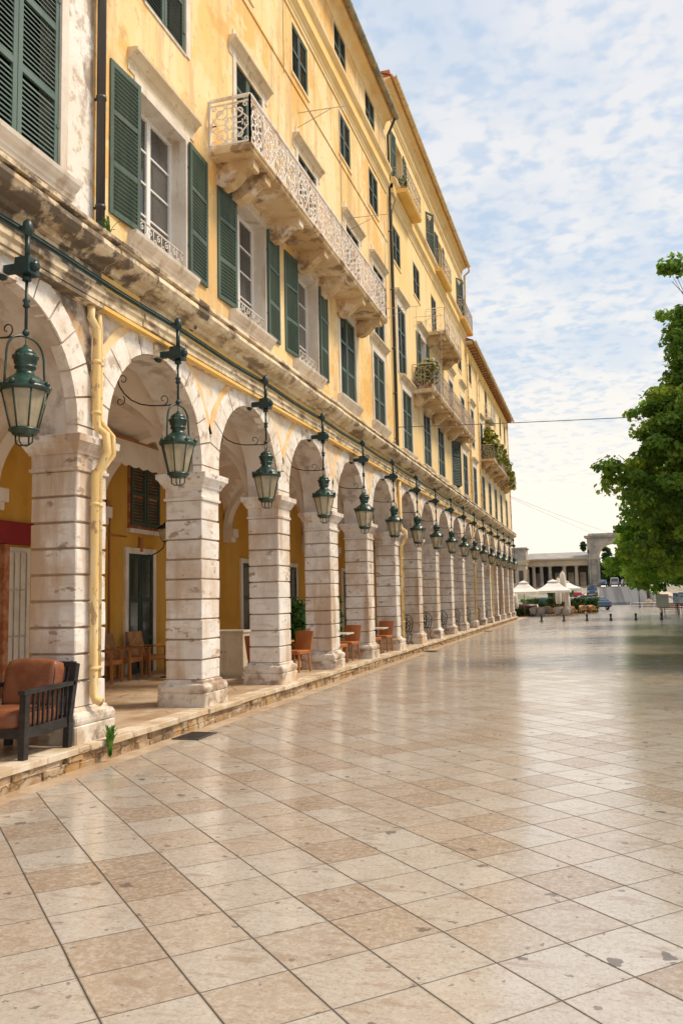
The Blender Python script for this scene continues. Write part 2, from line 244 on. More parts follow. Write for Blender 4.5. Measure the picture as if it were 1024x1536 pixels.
# ------------------------------------------------------------------ mesh helpers
class M:
    def __init__(s): s.v=[]; s.f=[]; s.sm=[]; s.mi=[]; s.cur=0
    def add(s,v,f,smooth=False):
        o=len(s.v); s.v+= [tuple(q) for q in v]; s.f+=[tuple(i+o for i in q) for q in f]; s.sm+=[smooth]*len(f); s.mi+=[s.cur]*len(f)
    def box(s,x0,x1,y0,y1,z0,z1,tp=0,rot=None,c=None):
        v=[(x0,y0,z0),(x1,y0,z0),(x1,y1,z0),(x0,y1,z0),(x0+tp,y0+tp,z1),(x1-tp,y0+tp,z1),(x1-tp,y1-tp,z1),(x0+tp,y1-tp,z1)]
        if rot is not None:
            c=Vector(c or ((x0+x1)/2,(y0+y1)/2,(z0+z1)/2)); v=[c+rot@(Vector(q)-c) for q in v]
        s.add(v,[(0,3,2,1),(4,5,6,7),(0,1,5,4),(1,2,6,5),(2,3,7,6),(3,0,4,7)])
    def bar(s,a,b,w,h=None,up=(0,0,1)):
        a=Vector(a);b=Vector(b);h=h or w; d=(b-a).normalized(); u=Vector(up)
        if abs(d.dot(u))>.98: u=Vector((1,0,0))
        r=d.cross(u).normalized()*w/2; u=r.cross(d).normalized()*h/2
        v=[a-r-u,a+r-u,a+r+u,a-r+u,b-r-u,b+r-u,b+r+u,b-r+u]
        s.add(v,[(0,1,2,3),(7,6,5,4),(0,4,5,1),(1,5,6,2),(2,6,7,3),(3,7,4,0)])
    def tube(s,pts,r,n=6,closed=False,smooth=True,caps=True):
        pts=[Vector(p) for p in pts]; N=len(pts); rr=r if isinstance(r,(list,tuple)) else [r]*N
        vs=[];fs=[]; pu=None
        for i,p in enumerate(pts):
            if closed: d=(pts[(i+1)%N]-pts[i-1])
            else: d=pts[min(i+1,N-1)]-pts[max(i-1,0)]
            if d.length<1e-9: d=Vector((0,0,1))
            d.normalize()
            if pu is None:
                pu=Vector((1,0,0)) if abs(d.x)<.9 else Vector((0,1,0))
            u=(pu-d*pu.dot(d))
            if u.length<1e-6: u=Vector((0,1,0))-d*d.y
            u.normalize(); pu=u; w=d.cross(u)
            for k in range(n):
                a=2*PI*k/n+PI/n; vs.append(p+(u*math.cos(a)+w*math.sin(a))*rr[i])
        for i in range(N if closed else N-1):
            j=(i+1)%N
            for k in range(n): fs.append((i*n+k,i*n+(k+1)%n,j*n+(k+1)%n,j*n+k))
        if caps and not closed: fs.append(tuple(range(n))[::-1]); fs.append(tuple((N-1)*n+k for k in range(n)))
        s.add(vs,fs,smooth)
    def lathe(s,prof,c=(0,0,0),n=16,smooth=True,axis='z',sq=(1,1)):
        vs=[];fs=[]
        for r,z in prof:
            for k in range(n):
                a=2*PI*k/n+PI/n; x,y=r*math.cos(a)*sq[0],r*math.sin(a)*sq[1]
                q=(x,y,z) if axis=='z' else ((z,x,y) if axis=='x' else (y,z,x))
                vs.append((c[0]+q[0],c[1]+q[1],c[2]+q[2]))
        for i in range(len(prof)-1):
            for k in range(n): fs.append((i*n+k,i*n+(k+1)%n,(i+1)*n+(k+1)%n,(i+1)*n+k))
        fs.append(tuple(range(n))[::-1]); fs.append(tuple((len(prof)-1)*n+k for k in range(n)))
        s.add(vs,fs,smooth)
    def stack(s,prof,c=(0,0),ch=.012,jit=0,seed=0,dark=None):
        """rectangular rings with chamfered corners: prof (z,hx,hy)"""
        rr=random.Random(seed); vs=[];fs=[]; n=8
        for z,hx,hy in prof:
            pts=[(hx-ch,-hy),(hx,-hy+ch),(hx,hy-ch),(hx-ch,hy),(-hx+ch,hy),(-hx,hy-ch),(-hx,-hy+ch),(-hx+ch,-hy)]
            for x,y in pts: vs.append((c[0]+x+rr.uniform(-jit,jit),c[1]+y+rr.uniform(-jit,jit),z+rr.uniform(-jit,jit)*.4))
        for i in range(len(prof)-1):
            for k in range(n): fs.append((i*n+k,i*n+(k+1)%n,(i+1)*n+(k+1)%n,(i+1)*n+k))
        fs.append(tuple(range(n))[::-1]); fs.append(tuple((len(prof)-1)*n+k for k in range(n)))
        if dark:
            o=len(s.mi); s.add(vs,fs)
            for i in range(len(prof)-1):
                if dark(i): s.mi[o+i*n:o+(i+1)*n]=[1]*n
        else: s.add(vs,fs)
    def extr(s,prof,y0,y1,axis='y',caps=True,closed=True):
        """profile of (x,z), extruded along y (or (y,z) along x)"""
        n=len(prof); P=(lambda a,b,t:(a,t,b)) if axis=='y' else (lambda a,b,t:(t,a,b))
        if axis=='z': P=lambda a,b,t:(a,b,t)
        vs=[P(a,b,y0) for a,b in prof]+[P(a,b,y1) for a,b in prof]
        fs=[(i,(i+1)%n,n+(i+1)%n,n+i) for i in range(n if closed else n-1)]
        if caps and closed: fs+= [tuple(range(n))[::-1],tuple(range(n,2*n))]
        s.add(vs,fs)
    def mesh(s,name):
        me=bpy.data.meshes.new(name); me.from_pydata(s.v,[],s.f); me.polygons.foreach_set('use_smooth',s.sm)
        me.polygons.foreach_set('material_index',s.mi); me.validate(); me.update(); return me
def fixn(me):
    import bmesh
    b=bmesh.new(); b.from_mesh(me); bmesh.ops.recalc_face_normals(b,faces=b.faces); b.to_mesh(me); b.free()
def wpos(p):
    v=Vector((0,0,0))
    while p is not None: v+=Vector(p.location); p=p.parent
    return v
def link(name,me,parent=None,loc=(0,0,0),rz=0,mats=None,fix=True):
    if isinstance(me,M):
        me=me.mesh(name)
        if fix: fixn(me)
        for k in (mats if isinstance(mats,(list,tuple)) else [mats]): me.materials.append(MT[k] if isinstance(k,str) else k)
    o=bpy.data.objects.new(name,me); COL.objects.link(o); o.parent=parent; o.location=loc; o.rotation_euler=(0,0,rz); return o
def wpart(name,m,mats,parent,fix=True):
    """part whose mesh is given in world coordinates"""
    w=wpos(parent); o=link(name,m,parent,(-w.x,-w.y,-w.z),0,mats,fix)
    return o
def empty(name,loc,label,cat,group=None,rz=0,kind=None):
    o=bpy.data.objects.new(name,None); COL.objects.link(o); o.location=loc; o.rotation_euler=(0,0,rz); o.empty_display_size=.2
    tag(o,label,cat,group,kind); return o
def tag(o,label=None,cat=None,group=None,kind=None):
    if label: o['label']=label
    if cat: o['category']=cat
    if group: o['group']=group
    if kind: o['kind']=kind
    return o
def copy_tree(o,parent=None,loc=None,rz=None):
    c=o.copy(); COL.objects.link(c); c.parent=parent
    for ch in list(o.children): copy_tree(ch,c)
    if loc is not None: c.location=loc
    if rz is not None: c.rotation_euler=(0,0,rz)
    return c

# ------------------------------------------------------------------ layout constants
XW=-6.0        # upper wall plane
XF=-5.95       # arcade wall plane
XB=-10.3       # back wall of the arcade
ZF=.25         # arcade floor
def P(k): return 9.0+3.37*k if k<=5 else 25.85+3.5*(k-5)
KMIN,KMAX=-3,16
BLD={}
BLD['W']=empty('arcaded_building',(XW,2.4,0),'old white building with black-stained cornice at the left end of the arcade','building')
BLD['1']=empty('arcaded_building',(XW,17.5,0),'yellow four storey arcaded building with the long white balcony','building')
BLD['2']=empty('arcaded_building',(XW,34.6,0),'taller yellow arcaded building in the middle with several small balconies','building')
BLD['3']=empty('arcaded_building',(XW,54.2,0),'low far yellow arcaded building with the ivy covered balcony','building')
YB={'W':(-4.6,9.05),'1':(9.05,25.95),'2':(25.95,43.35),'3':(43.35,64.9)}
ZTOP={'W':17.78,'1':17.78,'2':19.3,'3':15.3}
def bld(k): return 'W' if k<=0 else '1' if k<=5 else '2' if k<=10 else '3'
def bldY(y): return 'W' if y<9.05 else '1' if y<25.95 else '2' if y<43.35 else '3'

# ------------------------------------------------------------------ piers
def pier_parts(seed):
    sh=M(); H=.32; n=9; z=.65; dz=(3.50-.65)/n; prof=[]
    rr=random.Random(seed)
    for i in range(n):
        a=z+i*dz; b=a+dz; e=rr.uniform(-.004,.004)
        prof+= [(a,H-.026,H-.026),(a+.011,H-.024,H-.024),(a+.020,H+e,H+e),(b-.020,H+e,H+e),(b-.010,H-.024,H-.024)]
    sh.stack(prof,ch=.012,jit=.004,seed=seed,dark=lambda i: i%5 in (0,4))
    ba=M(); ba.stack([(ZF-.02,.42,.42),(.445,.42,.42),(.455,.41,.41),(.465,.395,.395),(.475,.41,.41),(.51,.42,.42),(.55,.42,.42),(.585,.405,.405),(.60,.375,.375),(.61,.355,.355),(.64,.35,.35),(.66,.325,.325)],ch=.02,jit=.004,seed=seed+1)
    ca=M(); ca.stack([(3.49,.315,.315),(3.50,.345,.345),(3.535,.35,.35),(3.54,.33,.33),(3.56,.325,.325),(3.70,.328,.328),(3.705,.35,.35),(3.735,.36,.36),(3.77,.385,.385),(3.81,.405,.405),(3.835,.425,.425),(3.84,.44,.44),(3.925,.445,.445),(3.93,.43,.43),(3.935,.3,.3)],ch=.008,jit=.003,seed=seed+2)
    return sh,ba,ca
pv=[]
for s in range(4):
    sh,ba,ca=pier_parts(20+s*5); 
    a=sh.mesh('pier_shaft'); fixn(a); a.materials.append(MT['stone']); a.materials.append(MT['stone_joint']); b=ba.mesh('pier_base'); fixn(b); b.materials.append(MT['stone_base']); c=ca.mesh('pier_capital'); fixn(c); c.materials.append(MT['stone'])
    pv.append((a,b,c))
XP=-6.25
for k in range(KMIN,KMAX+1):
    B=BLD[bld(k)]; w=wpos(B); a,b,c=pv[k%4]
    o=link('pier',a,B,(XP-w.x,P(k)-w.y,0)); link('base',b,o); link('capital',c,o)

# ------------------------------------------------------------------ arches
def arch(kb,k):
    B=BLD[kb]; ya,yb=P(k),P(k+1); c=(ya+yb)/2; r=(yb-ya)/2-.32; zs=5.42-r; old=(kb=='W')
    rr=random.Random(k+50); XI=-6.57
    # voussoir ring: blocks with depth
    m=M(); n=13; ro=r+.37
    def pt(rad,a): return (c-rad*math.cos(a),zs+rad*math.sin(a))
    bl=[(PI*i/n,PI*(i+1)/n) for i in range(n)]
    for i,(a0,a1) in enumerate(bl):
        g=.013; ri=r+rr.uniform(-.012,.022); re=ro+rr.uniform(-.012,.012); xf=XF+.025+rr.uniform(-.006,.008)
        pts=[pt(ri,a0+g/r),pt(ri,(a0+a1)/2),pt(ri,a1-g/r),pt(re,a1-g/ro),pt(re,(a0+a1)/2),pt(re,a0+g/ro)]
        m.extr([(p[0],p[1]) for p in pts],xf,xf-.16,axis='x')
    m2=M(); q=[(XF+.003,)+pt(rad,PI*i/24) for i in range(25) for rad in (r+.004,ro)]; m2.add(q,[(2*i,2*i+2,2*i+3,2*i+1) for i in range(24)])
    # stilt blocks
    for sgn in (-1,1):
        e=c+sgn*r; m.box(XF-.13,XF+.025,min(e,e+sgn*.32)+.0,max(e,e+sgn*.32),3.94,zs-.008)
    a=wpart('arch',m,['stone_white'],B); wpart('mortar',m2,['stone_joint'],a,fix=False)
    # soffit shell + mortar behind
    m=M(); n=28; pts=[(c-r*1.0-.008,3.94)]+[pt(r+.008,PI*i/n) for i in range(n+1)]+[(c+r+.008,3.94)]
    vs=[];fs=[]
    for y,z in pts: vs+= [(XF-.001,y,z),(XI,y,z)]
    for i in range(len(pts)-1): fs.append((2*i,2*i+2,2*i+3,2*i+1))
    m.add(vs,fs,True)
    wpart('soffit',m,['soffit'],a,fix=False)
    # wall spandrel (front at XF+.004 behind ring) incl. back face
    def spand(x,rad,flip,mat,mm):
        n=28; lo=[(ya,3.94)]+[(c-rad,3.94)]+[(c-rad*math.cos(PI*i/n),zs+rad*math.sin(PI*i/n)) for i in range(n+1)]+[(c+rad,3.94),(yb,3.94)]
        vs=[];fs=[]
        for y,z in lo:
            vs+=[(x,y,z),(x,y,5.66)]
        for i in range(len(lo)-1): fs.append((2*i,2*i+2,2*i+3,2*i+1))
        mm.add(vs,fs)
    m=M(); spand(XF,r+.009,0,'',m); 
    wpart('spandrel',m,['spandrel_old' if old or k==0 and False else 'spandrel'],B)
    m=M(); spand(XI,r+.009,0,'',m); wpart('inner_wall',m,['vault'],B)
    # ochre painted archivolt, proud of the plaster
    if not old:
        m=M(); n=30; 
        vs=[];fs=[]
        for i in range(n+1):
            t=PI*(.10+.8*i/n); 
            for rad,x in ((ro-.03,XF+.001),(ro-.03,XF+.018),(ro+.11+.012*math.sin(i*2.1+k),XF+.018),(ro+.113+.012*math.sin(i*2.1+k),XF+.001)):
                y,z=pt(rad,t); z=min(z,5.63); vs.append((x,y,z))
        for i in range(n):
            for q in range(3): fs.append((4*i+q,4*i+4+q,4*i+5+q,4*i+1+q))
        m.add(vs,fs); wpart('archivolt',m,['ochre_band'],a)
    # keystone block
    m=M(); v=[(-.15,5.40),(.15,5.40),(.21,5.70),(-.21,5.70)]
    m.extr([(c+y,z) for y,z in v],XF-.05,XF+.085,axis='x'); wpart('keystone',m,['stone_white' if k%3 else 'cornice'],a)
for k in range(KMIN,KMAX):
    kb='W' if k<0 else '1' if k<5 else '2' if k<10 else '3'
    arch(kb,k)

# vaults, transverse arches, back wall
def vaults():
    xa,xb=-6.57,XB; cx=(xa+xb)/2; hx=(xa-xb)/2
    for k in range(KMIN,KMAX):
        kb='W' if k<0 else '1' if k<5 else '2' if k<10 else '3'; B=BLD[kb]
        y0,y1=P(k),P(k+1); c=(y0+y1)/2; hy=(y1-y0)/2; nx,ny=22,22; vs=[];fs=[]
        for i in range(nx+1):
            for j in range(ny+1):
                u=-math.cos(PI*i/nx); v=-math.cos(PI*j/ny)
                z=max(3.95+1.62*math.sqrt(max(0,1-u*u)),3.95+1.62*math.sqrt(max(0,1-(v)**2)))
                vs.append((cx+u*hx,c+v*hy,z))
        for i in range(nx):
            for j in range(ny): fs.append((i*(ny+1)+j,(i+1)*(ny+1)+j,(i+1)*(ny+1)+j+1,i*(ny+1)+j+1))
        m=M(); m.add(vs,fs,False); wpart('vault',m,['vault'],B)
    for k in range(KMIN,KMAX+1):
        B=BLD[bld(k)]; m=M(); n=24; vs=[];fs=[]; y=P(k)
        for i in range(n+1):
            t=PI*i/n; x=cx+hx*math.cos(t)*.93; z=3.95+1.45*math.sin(t)
            X=cx+hx*math.cos(t); Z=3.95+1.66*math.sin(t)+.02
            vs+=[(x,y-.16,z),(x,y+.16,z),(X,y-.16,Z),(X,y+.16,Z)]
        for i in range(n):
            a=4*i
            fs+=[(a,a+1,a+5,a+4),(a,a+4,a+6,a+2),(a+1,a+3,a+7,a+5)]
        m.add(vs,fs)
        m.box(XB-.02,XB+.34,y-.17,y+.17,3.72,3.96); m.box(XB-.02,XB+.26,y-.15,y+.15,3.58,3.72)
        wpart('transverse_arch',m,['vault'],B)
vaults()
def back_wall():
    for kb,(y0,y1) in YB.items():
        m=M(); m.box(XB-.3,XB,y0+.002,y1-.002,0,6.1); wpart('back_wall',m,['inner'],BLD[kb])
        m=M(); m.box(XB-6,-6.02,y0+.002,y1-.002,6.11,6.2); wpart('floor_slab',m,['vault'],BLD[kb])
back_wall()

# ------------------------------------------------------------------ cornice above the arcade
CP=[(-5.99,5.60),(-5.90,5.60),(-5.88,5.66),(-5.80,5.68),(-5.80,5.76),(-5.77,5.78),(-5.77,5.86),(-5.86,5.88),(-5.86,6.10),(-5.80,6.12),(-5.77,6.17),(-5.66,6.20),(-5.60,6.24),(-5.56,6.30),(-5.57,6.36),(-5.62,6.41),(-5.55,6.42),(-5.55,6.47),(-5.72,6.52),(-5.99,6.56)]
for kb,(y0,y1) in YB.items():
    y=y0+.003; rr=random.Random(ord(kb)); m=M()
    while y<y1-.01:
        l=rr.uniform(.9,1.7); e=min(y+l,y1-.003)
        if y1-.003-e<.5: e=y1-.003
        d=rr.uniform(-.02,.014)
        m.extr([(x+(d if x>-5.98 else 0),z+(rr.uniform(-.004,.004))) for x,z in CP],y,e-.012); y=e
    wpart('cornice',m,['cornice_old' if kb=='W' else 'cornice'],BLD[kb])
    m=M(); m.box(-5.985,-5.805,y0+.003,y1-.003,5.612,5.66); m.box(-5.985,-5.85,y0+.003,y1-.003,5.885,6.09)
    wpart('soffit_band',m,['cornice_old' if kb=='W' else 'trim_ochre'],BLD[kb])
# black stained stretch on the first metres of the second building: a block of older stone let into the cornice
m=M(); m.extr([(x+.006 if x>-5.98 else x,z+.003) for x,z in CP if z>5.87],9.06,11.6); o=wpart('cornice_block',m,['cornice_old'],BLD['1']); o['label']='moss-blackened length of the cornice'
m=M()
m.extr([(9.06,3.95),(9.3,3.95),(9.3,4.9),(9.62,5.12),(10.1,5.46),(10.35,5.6),(9.06,5.6)],XF,XF+.004,axis='x')
wpart('stain_panel',m,['spandrel_old'],BLD['1'])

# ------------------------------------------------------------------ upper walls with window openings
HOLES={k:[] for k in YB}
WINS=[]
def win(y,z0,w,h,style,**k):
    kb=bldY(y); HOLES[kb].append((y-w/2,y+w/2,z0,z0+h)); WINS.append((kb,y,z0,w,h,style,k))
# white building
for y in (7.58,4.2,.9,-2.4):
    win(y,7.12,1.55,2.75,'closed',mat='shutter_old',panels=3,surround=1,sill=1,dense=1)
    win(y,11.2,1.45,2.0,'closed',mat='shutter_old',surround=1)
# first floor
for y in (10.92,14.32,17.63): win(y,7.10,1.46,2.22,'open',surround=1,sill=1,lintel=1 if y<12 else 2,guard=1,dense=1)
win(20.93,7.10,1.46,2.22,'closed',surround=1,sill=1,lintel=2,dense=1,mat='shutter')
win(24.32,7.10,1.40,2.14,'closed',surround=1,sill=1,lintel=1,dense=1,mat='shutter')
for y in (28.3,31.9,35.0,38.45,42.0): win(y,6.90,1.5,2.1,'closed' if y!=38.45 else 'ajar',sill=1,surround=1,lintel=1 if y in(28.3,42.0) else 0,mat='shutter2' if y>36 else 'shutter')
for y in (45.5,49.1,52.2,55.45,58.7,62.4): win(y,6.74,1.3,2.1,'closed',surround=1,lintel=1 if y<46 else 0,mat='shutter2')
# second floor
win(11.0,10.80,1.35,1.75,'closed',surround=1,lintel=1,dense=1)
for y in (14.33,17.78,21.62,24.5): win(y,9.78,1.30,2.66,'closed' ,surround=1,lintel=1,dense=1 if y<18 else 0,mat='shutter2' if y>16 else 'shutter')
win(27.72,9.45,1.25,2.4,'closed',surround=1,lintel=1); win(31.5,9.6,1.2,2.3,'open',surround=1,lintel=1,noguard=1)
win(34.7,9.6,1.2,2.2,'closed',surround=1,lintel=1); win(38.2,9.7,1.2,2.15,'closed',surround=1,lintel=1,mat='shutter2'); win(41.8,9.9,1.2,2.0,'closed',surround=1,lintel=1,mat='shutter2')
for y in (45.3,49.1,52.4,55.6,58.9,62.0): win(y,9.9,1.15,2.1,'closed',surround=1,lintel=1,mat='shutter2')
# third floor
for y in (10.5,14.0,17.42,21.08,24.22): win(y,13.83,1.12,1.22,'closed',surround=2,mat='shutter2')
for y in (27.3,30.7): win(y,13.3,1.2,1.25,'closed',surround=2,mat='shutter2')
win(34.3,12.5,1.15,2.05,'closed',surround=2,mat='shutter2')
for y in (37.9,41.3): win(y,13.2,1.2,1.3,'closed',surround=2,mat='shutter2')
for y in (45.0,48.3): win(y,13.4,1.05,1.15,'closed',surround=2,mat='shutter2')
win(52.0,12.7,1.1,1.9,'closed',surround=2,mat='shutter2')
for y in (56.5,60.2,63.2): win(y,13.2,1.05,1.35,'closed',surround=2,mat='shutter2')
# fourth floor
for y in (13.6,17.4,20.82,24.02): win(y,16.30,1.15,1.15,'closed',surround=2,mat='shutter2')
win(28.0,15.95,1.2,2.0,'open',surround=2,mat='shutter',noguard=1); win(33.6,16.0,1.15,1.85,'ajar',surround=2,mat='shutter2'); win(36.3,15.95,1.15,1.9,'open',surround=2,mat='shutter2'); win(41.6,16.05,1.25,1.9,'ajar',surround=2,mat='shutter2')

WALLM={'W':'white_old','1':'yellow','2':'yellow2','3':'yellow3'}
def walls():
    for kb,(y0,y1) in YB.items():
        zt=ZTOP[kb]; hs=HOLES[kb]; ys=sorted({y0,y1}|{round(h[i],4) for h in hs for i in (0,1)}); m=M()
        ys=[y for y in ys if y0<=y<=y1]
        for a,b in zip(ys[:-1],ys[1:]):
            c=(a+b)/2; cut=sorted((h[2],h[3]) for h in hs if h[0]-1e-4<c<h[1]+1e-4); z=6.2
            for lo,hi in cut+[(zt,zt)]:
                if lo>z+1e-4: m.add([(XW,a,z),(XW,b,z),(XW,b,lo),(XW,a,lo)],[(0,1,2,3)])
                z=max(z,hi)
        for a,b,lo,hi in hs:
            D=.34
            m.add([(XW,a,lo),(XW,b,lo),(XW,b,hi),(XW,a,hi),(XW-D,a,lo),(XW-D,b,lo),(XW-D,b,hi),(XW-D,a,hi)],[(0,1,5,4),(1,2,6,5),(2,3,7,6),(3,0,4,7)])
        # returns, back
        x2=-17.5
        for y in (y0,y1):
            yy=y+(.001 if y==y0 else -.001)
            m.add([(XW,yy,6.2),(x2,yy,6.2),(x2,yy,zt),(XW,yy,zt)],[(0,1,2,3)])
            m.add([(XB-.3,yy,0),(x2,yy,0),(x2,yy,6.2),(XB-.3,yy,6.2)],[(0,1,2,3)])
        m.add([(x2,y0,0),(x2,y1,0),(x2,y1,zt),(x2,y0,zt)],[(0,1,2,3)])
        wpart('wall',m,[WALLM[kb]],BLD[kb],fix=False)
walls()
_c={}
def leaf_mesh(w,h,np_,dense,mat,slat_open=True):
    key=('leaf',round(w,3),round(h,3),np_,dense,mat)
    if key in _c: return _c[key]
    m=M(); t=.038; s=.075 if dense else .07
    m.box(0,t,0,s,0,h); m.box(0,t,w-s,w,0,h)
    rails=[0]+[h*i/np_-s/2 for i in range(1,np_)]+[h-s]
    for z in rails: m.box(.002,t-.002,s-.001,w-s+.001,z,z+s)
    pit=.062 if dense else .075
    rr=random.Random(int(w*1000+h*100))
    for a,b in zip(rails[:-1],rails[1:]):
        z=a+s+.025
        while z<b-.035:
            e=rr.uniform(-.25,.25); dx=.017; 
            m.add([(t*.5-dx,s-.001,z+.028+e*.012),(t*.5-dx,w-s+.001,z+.028+e*.012),(t*.5+dx,w-s+.001,z-.022),(t*.5+dx,s-.001,z-.022),
                   (t*.5-dx,s-.001,z+.038+e*.012),(t*.5-dx,w-s+.001,z+.038+e*.012),(t*.5+dx,w-s+.001,z-.012),(t*.5+dx,s-.001,z-.012)],
                  [(0,1,2,3),(7,6,5,4),(3,2,6,7),(0,4,5,1)])
            z+=pit
    if dense:
        m.box(t,t+.012,-.01,.05,h*.2,h*.2+.03); m.box(t,t+.012,-.01,.05,h*.8,h*.8+.03)
    me=m.mesh('shutter'); fixn(me); me.materials.append(MT[mat]); _c[key]=me; return me
def scroll(m,cy,cz,r,turns,a0,rad,X=0,n=16,dirn=1,side=3):
    pts=[]
    for i in range(n+1):
        t=i/n; a=a0+dirn*turns*2*PI*t; q=r*(1-.82*t); pts.append((X,cy+q*math.cos(a),cz+q*math.sin(a)))
    m.tube(pts,rad,side,smooth=False,caps=False)
def windows():
    for kb,y,z0,w,h,style,k in WINS:
        B=BLD[kb]; wb=wpos(B); mat=k.get('mat','shutter'); dense=k.get('dense',0); sur=k.get('surround',0)
        key=('frame',round(w,3),round(h,3),style,sur)
        if key not in _c:
            m=M()
            if sur==1:
                b=.13; pr=.022
                m.box(-.30,pr,-w/2-b,-w/2+.012,-.0,h+b); m.box(-.30,pr,w/2-.012,w/2+b,-.0,h+b); m.box(-.30,pr-.002,-w/2+.012,w/2-.012,h-.012,h+b)
                m.box(-.30,.02,-w/2+.012,w/2-.012,-.03,.012)
            else:
                b=.05; m.box(-.1,.008,-w/2-b,-w/2+.008,-.03,h+b); m.box(-.1,.008,w/2-.008,w/2+b,-.03,h+b); m.box(-.1,.0075,-w/2+.008,w/2-.008,h-.008,h+b); m.box(-.1,.03,-w/2-b,w/2+b,-.09,-.031)
            me=m.mesh('window'); fixn(me); me.materials.append(MT['surround' if sur==1 else 'trim']); _c[key]=me
        o=link('window',_c[key],B,(XW-wb.x,y-wb.y,z0-wb.z))
        # closed or open leaves
        wi=w/2-.014; np_=k.get('panels',3 if h>1.9 else 2); lm=leaf_mesh(wi-.006,h-.02,np_,dense,mat)
        def leaf(hy,rz,x,mir=False):
            l=link('shutter',lm,o,(x,hy,.012),rz)
            if mir: l.scale=(1,-1,1)
            return l
        rr=random.Random(int(y*10+z0))
        if style=='closed':
            j=rr.uniform(0,.03)
            leaf(-wi,j*.4,-.05); leaf(wi,-j*.4,-.05,True)
        elif style=='ajar':
            leaf(-wi,-.5,-.03); l=leaf(wi,.35,-.03,True)
        elif style=='half':
            leaf(-wi,0,-.05); l=leaf(wi+.03,0+rr.uniform(-.3,-.15),.03)
        else:
            leaf(-wi-.06,PI-.07,.075); leaf(wi+.06,PI+.05,.075,True)
        # near-black sheet painted as the room's shade behind closed leaves, or casement
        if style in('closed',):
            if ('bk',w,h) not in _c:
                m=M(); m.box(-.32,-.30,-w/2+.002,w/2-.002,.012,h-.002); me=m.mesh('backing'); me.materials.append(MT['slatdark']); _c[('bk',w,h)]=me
            link('shade_backing',_c[('bk',w,h)],o)
        else:
            if ('cs',w,h) not in _c:
                m=M(); f=.055; X0,X1=-.30,-.245
                a,b=-w/2+.012,w/2-.012
                for (p,q) in ((a,0),(0,b)):
                    m.box(X0,X1,p,p+f,.013,h-.013); m.box(X0,X1,q-f,q,.013,h-.013); m.box(X0+.001,X1-.001,p+f,q-f,.013,.1); m.box(X0+.001,X1-.001,p+f,q-f,h-.08,h-.013)
                    for i in (1,2,3): z=.1+(h-.18)*i/4; m.box(X0+.01,X1-.01,p+f,q-f,z-.013,z+.013)
                me=m.mesh('casement'); fixn(me); me.materials.append(MT['white_paint'])
                g=M(); g.box(-.29,-.28,a+.02,b-.02,.05,h-.03); gm=g.mesh('pane'); fixn(gm); gm.materials.append(MT['glass']); _c[('cs',w,h)]=(me,gm)
            link('casement',_c[('cs',w,h)][0],o); link('pane',_c[('cs',w,h)][1],o)
        if k.get('guard'):
            if 'guard' not in _c:
                g=M(); g.tube([(0.0,-w/2+.0,.30),(0.0,w/2,.30)],.014,5); g.tube([(0,-w/2,.05),(0,w/2,.05)],.010,4)
                for i in range(6):
                    cy=-w/2+w*(i+.5)/6
                    for sg in (-1,1): scroll(g,cy+sg*.05,.17+sg*.045,.055,1.2,sg*PI/2,.008,dirn=sg)
                    g.tube([(0,cy-.11,.05),(0,cy-.11,.3)],.007,4)
                gm=g.mesh('guard'); gm.materials.append(MT['iron_white']); _c['guard']=gm
            link('guard_rail',_c['guard'],o,(-.03,0,0))
        if k.get('sill'):
            key=('sill',round(w,2))
            if key not in _c:
                m=M(); s=w/2+.26; prof=[(-.02,-.26),(.02,-.26),(.03,-.22),(.05,-.205),(.06,-.16),(.10,-.13),(.13,-.08),(.14,-.035),(.14,-.031),(-.02,-.031)]
                m.extr(prof,-s,s); me=m.mesh('sill'); fixn(me); me.materials.append(MT['surround']); _c[key]=me
            if not (kb=='3'): link('sill',_c[key],o)
        if k.get('lintel'):
            kk=k['lintel']; key=('lin',round(w,2),kk)
            if key not in _c:
                m=M(); s=w/2+.30; zb=h+.13
                if kk==1:
                    prof=[(-.02,zb+.0),(.015,zb+.0),(.02,zb+.16),(.05,zb+.18),(.10,zb+.24),(.16,zb+.27),(.165,zb+.31),(-.02,zb+.335)]
                    m.extr(prof,-s,s)
                else: m.box(-.02,.05,-w/2-.15,w/2+.15,zb,zb+.09)
                me=m.mesh('lintel'); fixn(me); me.materials.append(MT['lintel']); _c[key]=me
            link('lintel',_c[key],o)
windows()

# storey band between third and fourth floor, eaves, roofs
BP=[(-6.01,15.22),(-5.97,15.22),(-5.96,15.30),(-5.94,15.32),(-5.94,15.40),(-5.90,15.44),(-5.85,15.50),(-5.84,15.62),(-5.87,15.64),(-5.87,15.84),(-5.82,15.88),(-5.77,15.94),(-5.76,16.02),(-5.79,16.05),(-6.01,16.08)]
for kb in ('1','2'):
    y0,y1=YB[kb]; m=M(); y0+=.5 if kb=='2' else 0; m.extr(BP,y0+.01,y1-.01); wpart('storey_band',m,['trim'],BLD[kb])
    m=M(); m.box(-5.96,-5.866,y0+.01,y1-.01,15.66,15.82); m.box(-5.955,-5.845,y0+.02,y1-.02,15.49,15.60); wpart('band_panel',m,['trim_ochre'],BLD[kb])
m=M(); m.box(-5.998,-5.975,YB['1'][0]+.01,YB['1'][1]-.01,13.52,13.58); wpart('string_course',m,['yellow'],BLD['1'])
